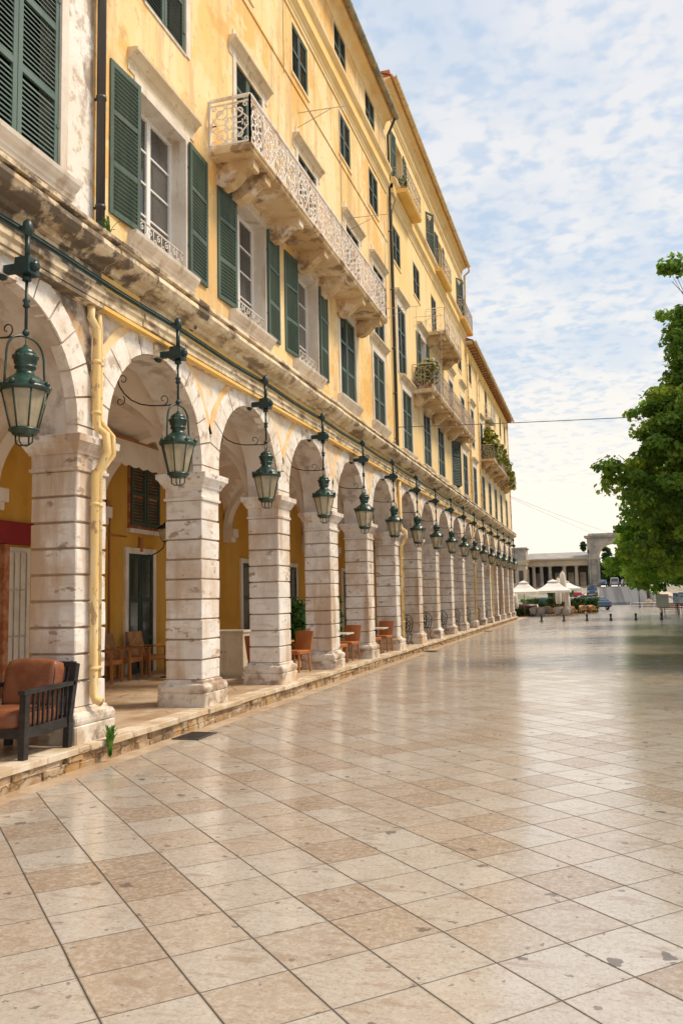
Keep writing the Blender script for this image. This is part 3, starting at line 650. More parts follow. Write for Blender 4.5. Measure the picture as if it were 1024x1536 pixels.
def eave(kb,zt,xo,gm,y0=None,y1=None):
    Y0,Y1=YB[kb]; y0=Y0 if y0 is None else y0; y1=Y1 if y1 is None else y1; B=BLD[kb]
    m=M(); prof=[(-6.01,zt-.34),(-5.975,zt-.34),(-5.97,zt-.26),(-5.95,zt-.24),(-5.94,zt-.16),(-5.90,zt-.09),(xo-.06,zt-.05),(xo-.03,zt),(-6.01,zt)]
    m.extr(prof,y0+.004,y1-.004); wpart('eave_cove',m,['trim' if kb!='3' else 'lintel'],B)
    # gutter
    m=M(); pts=[]; 
    hp=[(xo+.09+.085*math.cos(a),zt+.02+.085*math.sin(a)) for a in [PI+PI*i/8 for i in range(9)]]
    inn=[(xo+.09+.072*math.cos(a),zt+.02+.072*math.sin(a)) for a in [2*PI-PI*i/8 for i in range(9)]]
    m.extr(hp+inn,y0-.02,y1+.05)
    y=y0+.5
    while y<y1: m.tube([(xo,y,zt-.05),(xo+.08,y,zt-.085),(xo+.17,y,zt-.02),(xo+.19,y,zt+.05)],.014,5); y+=1.35
    wpart('gutter',m,[gm],B)
    # tiled roof slope with rounded tile courses
    m=M(); n=int((y1-y0)/.22); rise=.42
    vs=[];fs=[]; N=n*4
    for i in range(N+1):
        y=y0+(y1-y0)*i/N; w=.035*abs(math.sin(PI*i/4))
        for x,z in ((xo+.04,zt+.03),(xo-3,zt+.03+3*rise),(-12.0,zt+.03+(xo+12.0)*rise)): vs.append((x,y,z+w))
    for i in range(N):
        for q in (0,1): fs.append((3*i+q,3*i+3+q,3*i+4+q,3*i+1+q))
    m.add(vs,fs); m.box(xo-.02,xo+.03,y0+.003,y1-.003,zt-.01,zt+.06)
    m.add([(-12,y0,zt+.03+(xo+12)*rise),(-12,y1,zt+.03+(xo+12)*rise),(-17.6,y1,zt),(-17.6,y0,zt)],[(0,1,2,3)])
    for yy in (y0,y1): m.add([(xo,yy,zt+.0),(-12,yy,zt+.03+(xo+12)*rise),(-17.6,yy,zt)],[(0,1,2)])
    wpart('roof',m,['terracotta'],B,fix=False)
eave('W',17.82,-5.66,'copper'); eave('1',17.82,-5.66,'copper'); eave('2',19.32,-5.70,'gutter_y'); eave('3',15.3,-5.56,'gutter_y',y1=65.3)
m=M(); m.extr([(-6.01,18.35),(-5.97,18.35),(-5.95,18.42),(-5.91,18.46),(-5.91,18.52),(-6.01,18.55)],25.97,43.34); wpart('upper_moulding',m,['trim'],BLD['2'])
# rafters under the far eave
m=M(); m.box(0,.37,0,.1,0,.11); ra=link('rafter',m,BLD['3'],Vector((-5.95,43.8,15.12))-wpos(BLD['3']),mats=['wood']); y=44.35
while y<65: q=ra.copy(); COL.objects.link(q); q.location.y=y-wpos(BLD['3']).y; y+=.55
m=M(); m.extr(BP2:=[(-6.01,14.62),(-5.97,14.62),(-5.93,14.70),(-5.92,14.86),(-5.86,14.94),(-5.85,15.0),(-6.01,15.0)],43.36,64.89); wpart('frieze',m,['trim_ochre'],BLD['3'])

# chimney-like dormer head at the step between the roofs
m=M(); m.box(-8.2,-5.75,26.0,26.4,19.4,19.62,tp=.03); wpart('parapet_step',m,['terracotta'],BLD['2'])

# ------------------------------------------------------------------ balconies
def bracket(m,y,xf,zt,w=.26,dep=None):
    L=(xf-.10)-XW
    prof=[(XW-.01,zt),(XW+L,zt),(XW+L,zt-.16),(XW+L-.05,zt-.17),(XW+L*.80,zt-.15),(XW+L*.68,zt-.20),(XW+L*.55,zt-.30),(XW+L*.35,zt-.40),(XW+L*.15,zt-.43),(XW-.01,zt-.36)]
    m.extr(prof,y-w/2,y+w/2)
def railing(m,p0,p1,z0,z1,rad,seed=0,dense=1.0):
    """scrollwork panels between two points in plan (x,y)"""
    a=Vector((p0[0],p0[1],0)); b=Vector((p1[0],p1[1],0)); L=(b-a).length; d=(b-a)/L
    n=max(1,round(L/.62)); w=L/n; h=z1-z0
    t=M()
    t.tube([(0,0,z1),(0,L,z1)],rad*2.1,6); t.tube([(0,0,z1-.10),(0,L,z1-.10)],rad*1.0,4); t.tube([(0,0,z0+.05),(0,L,z0+.05)],rad*1.3,4)
    for i in range(n+1): t.tube([(0,w*i,z0),(0,w*i,z1)],rad*1.3,4)
    for i in range(n):
        c=w*(i+.5); H=h-.16; zc=z0+.05+H/2
        for s in (-1,1):
            for q in (-1,1):
                scroll(t,c+s*w*.22,zc+q*H*.28,w*.20,1.35,PI/2*q,rad,dirn=s*q,n=14)
                scroll(t,c+s*w*.10,zc+q*H*.12,w*.085,1.1,-PI/2*q,rad*.8,dirn=-s*q,n=9)
                if dense>.9:
                    scroll(t,c+s*w*.40,zc+q*H*.07,w*.09,1.2,0 if s<0 else PI,rad*.8,dirn=s*q,n=9)
                    scroll(t,c+s*w*.40,zc+q*H*.43,w*.07,1.1,PI/2*q,rad*.8,dirn=s,n=8)
            t.tube([(0,c+s*w*.02,z0+.05),(0,c+s*w*.46,zc-H*.1),(0,c+s*w*.44,zc+H*.1),(0,c+s*w*.02,z1-.1)],rad*.9,3,smooth=False,caps=False)
        ring=[(0,c+w*.11*math.cos(q*PI/5),zc+w*.15*math.sin(q*PI/5)) for q in range(10)]
        t.tube(ring,rad,3,closed=True,smooth=False)
        if dense>.9:
            for zz in (zc+H*.5-.04,zc-H*.5+.04):
                t.tube([(0,c+.06*math.cos(q*PI/4),zz+.045*math.sin(q*PI/4)) for q in range(8)],rad*.8,3,closed=True,smooth=False)
            t.tube([(0,c-w*.46,zc),(0,c-w*.12,zc)],rad*.8,3,smooth=False); t.tube([(0,c+w*.12,zc),(0,c+w*.46,zc)],rad*.8,3,smooth=False)
    out=[]
    nrm=Vector((d.y,-d.x,0))
    for x,y,z in t.v: q=a+d*y+nrm*x; out.append((q.x,q.y,z))
    m.add(out,t.f)
def balcony(kb,y0,y1,xf,zt,hr,br,iron,slabm='bracket',bz=None,thick=.14,rad=.009,dense=1.,label=None,rounded=0):
    B=BLD[kb]; m=M(); z0=zt-thick
    m.extr([(XW-.005,z0),(xf-.06,z0),(xf-.03,z0+.02),(xf-.02,z0+.06),(xf,z0+.08),(xf,zt),(XW-.005,zt)],y0,y1)
    o=wpart('balcony',m,[slabm],B)
    if label: o['label']=label
    m=M(); i=.035; a=(XW+.02,y0+i); b=(xf-i,y0+i); c=(xf-i,y1-i); d=(XW+.02,y1-i)
    for p,q in ((a,b),(b,c),(c,d)):
        r=M(); railing(r,p,q,zt,zt+hr,rad,dense=dense); wpart('railing',r,[iron],o,fix=False)
    for y in br:
        m=M(); bracket(m,y,xf,z0+.002); wpart('bracket',m,['bracket'],o)
    return o
b1=balcony('1',12.5,22.25,-5.2,9.62,.88,[12.95,13.50,15.3,16.95,18.6,20.1,21.85],'iron_white',rad=.0165,thick=.11,label='long white scrollwork balcony')
balcony('2',29.3,40.2,-5.2,9.38,.92,[29.7,31.5,33.2,35.0,36.9,38.7],'iron_grey',label='long grey scrollwork balcony over six brackets')
balcony('2',32.35,36.6,-5.2,12.45,.95,[32.7,36.2],'iron_white',dense=.5)
balcony('2',26.95,29.5,-5.48,15.84,.80,[],'iron_grey',slabm='trim_ochre',rad=.008,dense=.5)
balcony('2',34.3,37.0,-5.58,15.84,.85,[],'iron_grey',slabm='trim_ochre',rad=.008,dense=.5)
balcony('2',40.9,43.9,-5.58,15.84,.9,[],'iron_grey',slabm='trim_ochre',rad=.009,dense=.5)
balcony('3',48.1,62.4,-5.2,9.72,.8,[48.5,50.6,52.7,54.8,56.9,59.0,61.1],'iron_grey',label='far long balcony overgrown with climbing plants')
balcony('3',51.0,53.2,-5.55,12.75,.85,[],'iron_white',slabm='surround',rad=.009,dense=.5)

# ------------------------------------------------------------------ pipes fixed to the buildings
def pipe(kb,pts,r,mat,name='drain_pipe',clamps=(),n=10):
    m=M(); m.tube(pts,r,n)
    for z in clamps:
        for p,q in zip(pts[:-1],pts[1:]):
            if (p[2]-z)*(q[2]-z)<=0 and p[2]!=q[2]:
                t=(z-p[2])/(q[2]-p[2]); c=[p[i]+(q[i]-p[i])*t for i in range(3)]
                m.lathe([(r+.009,-.022),(r+.009,.022)],c,12); m.box(c[0]-r-.12,c[0]-r+.01,c[1]-.012,c[1]+.012,c[2]-.015,c[2]+.015); break
    return wpart(name,m,[mat],BLD[kb])
cl=(16,14,12,10,8.5,7)
pipe('W',[(-5.90,9.09,17.8),(-5.90,9.09,6.62)],.06,'pipe_dark',clamps=cl)
pipe('2',[(-5.60,25.9,17.8),(-5.75,26.02,17.6),(-5.92,26.12,17.35),(-5.92,26.2,6.6)],.045,'pipe_dark',clamps=cl)
pipe('2',[(-5.88,26.3,15.4),(-5.75,26.32,15.15),(-5.93,26.34,14.7),(-5.93,26.38,6.6)],.038,'copper')
pipe('2',[(-5.58,43.25,19.25),(-5.6,43.27,19.05),(-5.86,43.28,18.85),(-5.90,43.28,16.1)],.055,'gutter_y')
pipe('3',[(-5.9,43.42,15.0),(-5.9,43.42,6.6)],.06,'pipe_yellow',clamps=(14,12,10,8)); pipe('3',[(-5.92,47.5,14.6),(-5.92,47.5,6.6)],.05,'pipe_yellow'); pipe('3',[(-5.9,64.7,15.0),(-5.9,64.7,6.6)],.05,'pipe_yellow')
def rain(kb,y,big=.052):
    x=-5.885
    a=[(x,y-.02,5.60),(x,y-.02,5.45),(x+.03,y+.07,5.33),(x+.03,y+.07,4.16),(x+.04,y+.09,4.06),(x+.13,y+.13,3.98),(x+.15,y+.14,3.75),(x+.10,y+.11,3.62),(x+.03,y+.06,3.47),(x+.03,y+.06,.80),(x+.06,y+.06,.73),(x+.14,y+.06,.70)]
    pipe(kb,a,big,'pipe_yellow',clamps=(4.9,4.25,3.1,1.1),n=12)
    a=[(x-.005,y+.16,5.55),(x-.005,y+.19,5.35),(x,y+.20,4.18),(x+.12,y+.30,3.98),(x+.13,y+.30,3.75),(x,y+.20,3.50),(x,y+.20,.98)]
    pipe(kb,a,big*.72,'pipe_yellow',clamps=(4.9,3.1,1.1),n=12)
rain('W',8.90); 
def rain1(kb,y): pipe(kb,[(-5.88,y,5.60),(-5.87,y,4.10),(-5.71,y,3.96),(-5.70,y,3.78),(-5.87,y,3.50),(-5.87,y,.62)],.062,'pipe_yellow',clamps=(3.1,1.1))
rain1('2',26.12); rain1('2',43.1); rain1('3',47.2) if False else None
rain1('3',P(12)+.2)
# cable run below the cornice
m=M()
for dz,r in ((0,.018),(.035,.010),(-.03,.008)):
    pts=[]; y=-4
    while y<64.5: pts.append((-5.735+.0,y,5.91+dz+.012*math.sin(y*1.85))); y+=.6
    m.tube(pts,r,5)
o=link('cable_run',m,None,mats=['arm_green']); tag(o,'dark cables running along the arcade just below the cornice','cable')

# ------------------------------------------------------------------ lanterns
def lantern_proto():
    root=empty('hanging_lantern',(-5.6,0,0),'','lantern','hanging lanterns along the arcade')
    m=M()  # coordinates relative to (x=-5.6); wall is at -.35
    m.lathe([(.10,-.345),(.10,-.30),(.05,-.27)],(0,0,5.45),8,axis='x',smooth=False); m.box(-.28,-.09,-.045,.045,5.41,5.49)
    m.box(-.10,.09,-.095,.095,5.36,5.54,tp=.01); m.lathe([(.06,.09),(.05,.13),(.03,.14)],(0,0,5.45),8,axis='x',smooth=False)
    m.lathe([(.05,5.30),(.04,5.36)],(0,0,0),8); m.tube([(0,0,5.53),(0,0,5.80)],.028,8); m.lathe([(.02,5.78),(.055,5.83),(.06,5.88),(.05,5.94),(.015,5.98)],(0,0,0),10)
    m.tube([(-.1,0,5.9),(.0,0,5.9)],.02,6)
    link('wall_bracket',m,root,mats=['arm_green'])
    m=M(); m.tube([(0,0,5.32),(0,0,4.70)],.017,8); m.lathe([(.02,5.0),(.04,5.02),(.025,5.05),(.042,5.08),(.02,5.11)],(0,0,0),10); m.lathe([(.02,4.70),(.04,4.73),(.02,4.77)],(0,0,0),10)
    m.tube([(0,0,4.70),(0,0,4.55)],.006,5)
    link('rod',m,root,mats=['arm_green'])
    # hoop (yoke) down to the crown ring
    m=M(); pts=[]
    for i in range(25):
        t=-1+2*i/24; y=.235*math.copysign(min(1,abs(math.sin(t*PI/2))**.8),t); z=4.42+.27*math.cos(t*PI/2)**.8 if abs(t)<.999 else 4.42
        pts.append((0,y,z))
    pts=[(0,-.25,4.14),(0,-.245,4.28)]+pts+[(0,.245,4.28),(0,.25,4.14)]
    m.tube(pts,.013,6); link('hoop',m,root,mats=['lantern'])
    # scroll bracket inside the arch
    m=M(); pts=[]
    for i in range(19):
        t=i/18; pts.append((-.52+.52*t**1.5,-.44*(1-t)**.6-.02 if False else -.02, 5.20-.50*math.sin(t*PI/2)))
    m.tube([(-1.02,-.02,5.36),(-1.0,-.02,5.22),(-.95,-.02,5.06),(-.87,-.02,4.94),(-.75,-.02,4.83),(-.6,-.02,4.755),(-.42,-.02,4.715),(-.2,-.02,4.70),(0,-.01,4.70)],.011,5)
    def sp(cx,cz,r,a0,dr):
        q=[]
        for i in range(17):
            t=i/16; a=a0+dr*2.6*PI*t/1.3; rr_=r*(1-.8*t); q.append((cx+rr_*math.cos(a),-.02,cz+rr_*math.sin(a)))
        m.tube(q,.008,4)
    sp(-.885,5.14,.085,PI,-1); sp(-.93,4.83,.085,.9,-1); sp(-.22,4.79,.085,-PI/2,1)
    link('scroll',m,root,mats=['iron'])
    # roof
    m=M(); m.lathe([(.245,4.09),(.262,4.11),(.262,4.135),(.235,4.15),(.215,4.19),(.175,4.23),(.13,4.26),(.095,4.29),(.085,4.33),(.11,4.345),(.112,4.365),(.095,4.375),(.115,4.40),(.12,4.44),(.135,4.46),(.13,4.475),(.105,4.49),(.11,4.50),(.10,4.53),(.065,4.56),(.03,4.575),(.02,4.60),(.0,4.605)],(0,0,0),24)
    for i in range(8):
        a=2*PI*(i+.5)/8; m.lathe([(.0,0),(.028,.01),(.03,.035),(.012,.06),(0,.065)],(.25*math.cos(a),.25*math.sin(a),4.13),8)
    for i in range(10):
        a=2*PI*i/10; m.lathe([(.0,0),(.018,.01),(.012,.03),(0,.035)],(.125*math.cos(a),.125*math.sin(a),4.45),6)
    link('roof',m,root,mats=['lantern'])
    # cage
    m=M(); n=8
    for i in range(n):
        a=2*PI*(i+.5)/n; m.tube([(.238*math.cos(a),.238*math.sin(a),4.10),(.142*math.cos(a),.142*math.sin(a),3.70)],.009,4)
    m.lathe([(.142,3.70),(.155,3.705),(.158,3.68),(.13,3.665),(.12,3.64),(.0,3.63)],(0,0,0),16)
    m.tube([(.20*math.cos(2*PI*q/16),.20*math.sin(2*PI*q/16),4.095) for q in range(16)],.014,4,closed=True)
    for i in range(2):
        a=PI/2*i+.4; x,y=.085*math.cos(a),.085*math.sin(a)
        m.tube([(x*1.15,y*1.15,3.66),(x*1.1,y*1.1,3.56),(x*.6,y*.6,3.53),(-x*.6,-y*.6,3.53),(-x*1.1,-y*1.1,3.56),(-x*1.15,-y*1.15,3.66)],.009,5)
    link('cage',m,root,mats=['lantern'])
    m=M(); vs=[];fs=[]
    for i in range(n):
        a=2*PI*(i+.5)/n; vs+=[(.232*math.cos(a),.232*math.sin(a),4.09),(.138*math.cos(a),.138*math.sin(a),3.705)]
    for i in range(n): j=(i+1)%n; fs.append((2*i,2*j,2*j+1,2*i+1))
    m.add(vs,fs); link('glass',m,root,mats=['lglass'])
    m=M(); m.tube([(0,0,3.70),(0,0,3.80)],.02,8); m.lathe([(.0,3.80),(.025,3.82),(.03,3.88),(.018,3.95),(.0,3.98)],(0,0,0),10); link('bulb',m,root,mats=['white_paint'])
    return root
lp=lantern_proto()
ordn=['first','second','third','fourth','fifth','sixth','seventh','eighth','ninth','tenth','eleventh','twelfth','thirteenth','fourteenth','fifteenth','sixteenth','seventeenth','eighteenth']
for n_,k in enumerate(range(-1,KMAX)):
    c=(P(k)+P(k+1))/2-.05
    o=lp if n_==0 else copy_tree(lp,None)
    o.location=(-5.6,c,0)
    yw=random.Random(n_*7+1).uniform(-.35,.35)
    for ch in o.children:
        if ch.name.split('.')[0] in ('hoop','roof','cage','glass'): ch.rotation_euler=(0,0,yw)
    o['label']=('largest green lantern cut by the left edge, first of the arcade' if n_==0 else f'green glazed lantern hanging from the wall, {ordn[n_]} from the left' if k<KMAX-1 else 'last and smallest green lantern at the far end of the arcade')

# ------------------------------------------------------------------ ground
def sheet(name,x0,x1,y0,y1,z,mat,nx=1,ny=1):
    m=M(); vs=[];fs=[]
    for i in range(nx+1):
        for j in range(ny+1): vs.append((x0+(x1-x0)*i/nx,y0+(y1-y0)*j/ny,z))
    for i in range(nx):
        for j in range(ny): fs.append((i*(ny+1)+j,(i+1)*(ny+1)+j,(i+1)*(ny+1)+j+1,i*(ny+1)+j+1))
    m.add(vs,fs); o=link(name,m,None,mats=[mat]); o['kind']='structure'; return o
def rise(y):
    t=min(1,max(0,(y-128)/38)); t=t*t*(3-2*t); return 3.0*t
m=M(); vs=[];fs=[]; ys=[-30,0,60,120,124,128]+[128+2*i for i in range(1,24)]+[200,300,600,1500]; xs=[-900,-60,-20,-5,0,5,10,20,60,900]
for y in ys:
    for x in xs: vs.append((x,y,rise(y)-.006-(.03 if y<120 else 0)))
for j in range(len(ys)-1):
    for i in range(len(xs)-1): a=j*len(xs)+i; fs.append((a,a+1,a+1+len(xs),a+len(xs)))
mm=M(); mm.add(vs,fs,True); o=link('ground',mm,None,mats=['far_ground']); o['kind']='structure'
sheet('plaza_paving',-5.49,40,-30,129.5,0,'plaza')
sheet('apron_paving',-18,-5.49,-30,129.5,-.002,'apron')
# road
m=M(); vs=[];fs=[]; n=30
for i in range(n+1):
    y=129.5+(200-129.5)*i/n; t=i/n; e=max(0,1-t*2.2)
    xl=.2+1.2*t-9*max(0,1-t*6)**2; xr=7.0+ 14*e**2.2
    z=rise(y)+.004; vs+=[(xl,y,z),((xl+xr)/2,y,z+.04),(xr,y,z)]
for i in range(n):
    for q in (0,1): fs.append((3*i+q,3*i+1+q,3*i+4+q,3*i+3+q))
m.add(vs,fs,True); o=link('road',m,None,mats=['asphalt']); o['kind']='structure'
m=M(); pts=[]
for i in range(n+1):
    y=129.5+(200-129.5)*i/n; t=i/n; e=max(0,1-t*2.2); pts.append((7.1+14*e**2.2,y,rise(y)))
for p,q in zip(pts[:-1],pts[1:]):
    m.add([(p[0],p[1],p[2]),(p[0],p[1],p[2]+.14),(p[0]+2.2,p[1],p[2]+.14),(q[0],q[1],q[2]),(q[0],q[1],q[2]+.14),(q[0]+2.2,q[1],q[2]+.14)],[(0,3,4,1),(1,4,5,2)])
o=link('pavement',m,None,mats=['kerbcap']); o['kind']='structure'
# arcade floor, kerb
m=M(); m.box(XB,-5.98,-4.6,64.9,.02,ZF); o=link('arcade_floor',m,None,mats=['arcade_floor']); o['kind']='structure'
m=M(); y=-4.6; rr=random.Random(3)
while y<64.9:
    l=rr.uniform(.5,1.25); e=min(y+l,64.9); d=rr.uniform(-.02,.012); zt=ZF+rr.uniform(-.006,.004)
    m.stack([(ZF-.075,.145+d*.5,(e-y)/2-.004),(ZF-.07,.15+d*.5,(e-y)/2-.003),(zt-.008,.15+d*.5,(e-y)/2-.003),(zt,.142+d*.5,(e-y)/2-.010)],c=(-5.86+d*.5,(y+e)/2),ch=.012,jit=.005,seed=int(y*10)); y=e
o=link('kerb_stones',m,None,mats=['kerbcap']); o['kind']='structure'
m=M(); y=-4.6
while y<64.9:
    zlev=[0,.09,ZF-.078]
    for a,b in zip(zlev[:-1],zlev[1:]):
        pass
    l=rr.uniform(.22,.6); e=min(y+l,64.9); zc=rr.uniform(.06,.12); d=rr.uniform(-.035,.0); d2=rr.uniform(-.035,.0)
    m.stack([(-.01,.12+d/2,(e-y)/2-.006),(zc-.01,.125+d/2,(e-y)/2-.007),(zc-.003,.11,(e-y)/2-.012)],c=(-5.86+d/2,(y+e)/2),ch=.02,jit=.012,seed=int(y*31))
    m.stack([(zc-.003,.11,(e-y)/2-.014),(zc+.006,.125+d2/2,(e-y)/2-.008),(ZF-.085,.125+d2/2,(e-y)/2-.008),(ZF-.077,.11,(e-y)/2-.014)],c=(-5.86+d2/2,(y+e)/2+rr.uniform(-.05,.05)),ch=.02,jit=.010,seed=int(y*17))
    y=e
m.box(-5.98,-5.80,-4.6,64.9,0,ZF-.08)
o=link('kerb_riser',m,None,mats=['rise']); o['kind']='structure'
# drain grates
def grate(x,y,label):
    m=M(); w,l=.40,.62
    m.box(x,x+w,y,y+.04,.001,.012); m.box(x,x+w,y+l-.04,y+l,.001,.012); m.box(x,x+.04,y+.04,y+l-.04,.001,.012); m.box(x+w-.04,x+w,y+.04,y+l-.04,.001,.012)
    for i in range(12): yy=y+.07+i*.045; m.box(x+.04,x+w-.04,yy,yy+.022,.001,.010)
    m.box(x+.02,x+w-.02,y+.02,y+l-.02,.0008,.003)
    tag(link('drain_grate',m,None,mats=['grate']),label,'drain','drain grates along the kerb')
grate(-5.68,10.58,'iron drain grate in the paving near the second pier, largest one')
grate(-5.70,28.4,'iron drain grate beside the kerb halfway along the arcade')
grate(-5.70,44.3,'farthest and smallest iron drain grate beside the kerb')

# ------------------------------------------------------------------ back wall features (doors, shutters, ribs)
def door(kb,y,w=1.1,z1=3.02,mat='door_green',x=XB):
    B=BLD[kb]; m=M(); m.box(x,x+.06,y-w/2-.14,y-w/2,ZF,z1+.14); m.box(x,x+.06,y+w/2,y+w/2+.14,ZF,z1+.14); m.box(x,x+.058,y-w/2,y+w/2,z1,z1+.14)
    o=wpart('door',m,['surround'],B)
    m=M(); m.box(x+.001,x+.025,y-w/2,y+w/2,ZF,z1)
    for a in (-1,1):
        c=y+a*w/4; hw=w/4-.01
        m.box(x+.025,x+.055,c-hw,c-hw+.08,ZF+.02,z1-.01); m.box(x+.025,x+.055,c+hw-.08,c+hw,ZF+.02,z1-.01)
        for z in (ZF+.02,ZF+.75,ZF+1.65,z1-.12): m.box(x+.025,x+.053,c-hw+.08,c+hw-.08,z,z+.1)
    wpart('leaf',m,[mat],o)
    m=M()
    for a in (-1,1):
        c=y+a*w/4; m.box(x+.026,x+.034,c-w/4+.09,c+w/4-.09,ZF+.85,z1-.12)
    wpart('pane',m,['glass'],o); return o
door('1',17.62,1.12); 
for k in range(-3,KMAX):
    if k in (1,3): continue
    c=(P(k)+P(k+1))/2
    if abs(c-17.62)<2.5: continue
    kb='W' if k<0 else '1' if k<5 else '2' if k<10 else '3'
    door(kb,c+.2,1.2 if k%2 else 1.5)
# green shutters on the upper arcade wall beside the lamp, brick reveal
B=BLD['1']; w_=wpos(B)
m=M(); m.box(XB,XB+.05,17.08,18.5,3.6,5.3); o=wpart('upper_window',m,['brick'],B)
lm=leaf_mesh(.64,1.50,2,0,'shutter2')
link('shutter',lm,o,(XB+.06,17.12,3.68)).location=Vector((XB+.06,17.12,3.68))-wpos(o); link('shutter',lm,o,(0,0,0)).location=Vector((XB+.06,17.80,3.68))-wpos(o)
m=M(); m.box(XB+.003,XB+.12,17.02,18.56,3.5,3.6); wpart('sill',m,['surround'],o)
# pipes and conduit on the inner wall
m=M(); m.tube([(XB+.03,16.3,ZF),(XB+.03,16.3,3.95),(XB+.03,16.35,4.05)],.022,6); m.tube([(XB+.03,16.0,3.40),(XB+.03,17.0,3.40)],.018,6); m.box(XB,XB+.09,16.1,16.24,3.8,4.15); m.box(XB,XB+.07,17.55,17.68,3.08,3.42)
wpart('conduit',m,['wood'],B)
# white barred door with red board, left
m=M(); m.box(XB,XB+.05,11.95,13.55,ZF,2.95); o=wpart('door',m,['paint_cream'],B); o['label']='white barred door below a dark red board'
m=M()
for i in range(9): m.box(XB+.06,XB+.075,12.05+i*.17,12.065+i*.17,ZF+.05,2.85)
for z in (.5,1.3,2.15,2.85): m.box(XB+.058,XB+.072,12.0,13.42,z,z+.03)
wpart('bars',m,['iron_grey'],o)
m=M(); m.box(XB,XB+.10,11.6,13.75,3.0,3.42); wpart('fascia_board',m,['red'],B)
m=M(); m.box(XB,XB+.16,12.68,12.82,ZF,2.98); wpart('door_jamb',m,['brick'],B)
# wall lamp
r=empty('wall_lamp',(XB,17.95,3.05),'dark iron wall lamp on a scroll arm inside the arcade near the green shutters','lamp')
m=M(); m.tube([(.0,0,0),(.12,0,-.05),(.3,0,.02),(.45,0,.12),(.5,0,.28)],.016,6); m.box(0,.02,-.05,.05,-.12,.12); link('arm',m,r,mats=['iron'])
m=M(); m.lathe([(.06,.28),(.10,.30),(.17,.55),(.175,.57)],(.5,0,0),8,smooth=False); link('glass',m,r,mats=['lglass'])
m=M(); m.lathe([(.05,.26),(.07,.28),(.05,.29)],(.5,0,0),8); link('collar',m,r,mats=['iron']); m=M(); m.lathe([(.20,.57),(.21,.59),(.12,.66),(.05,.69),(.03,.73),(0,.75)],(.5,0,0),12); link('cap',m,r,mats=['iron'])
# scalloped awning under the vault
r=empty('awning',(-9.2,15.5,4.95),'cream scalloped awning rolled under the vault behind the first arch','awning')
m=M(); m.tube([(-.0,-1.5,.28),(0,1.5,.28)],.10,10); m.tube([(-1.3,-1.5,.45),(0,-1.5,.28)],.03,6); m.tube([(-1.3,1.5,.45),(0,1.5,.28)],.03,6); link('roller',m,r,mats=['wood'])
m=M(); n=60; vs=[];fs=[]
for i in range(n+1):
    y=-1.45+2.9*i/n; vs+=[(.10,y,.27),(.13,y,.02),(.13+.01*math.sin(i*.5),y,-.22-.05*abs(math.sin(PI*i/7.5)))]
for i in range(n):
    for q in (0,1): fs.append((3*i+q,3*i+3+q,3*i+4+q,3*i+1+q))
m.add(vs,fs,True)
m.add([(x-.012,y,z) for x,y,z in vs],fs,True); link('valance',m,r,mats=['canvas'],fix=False)

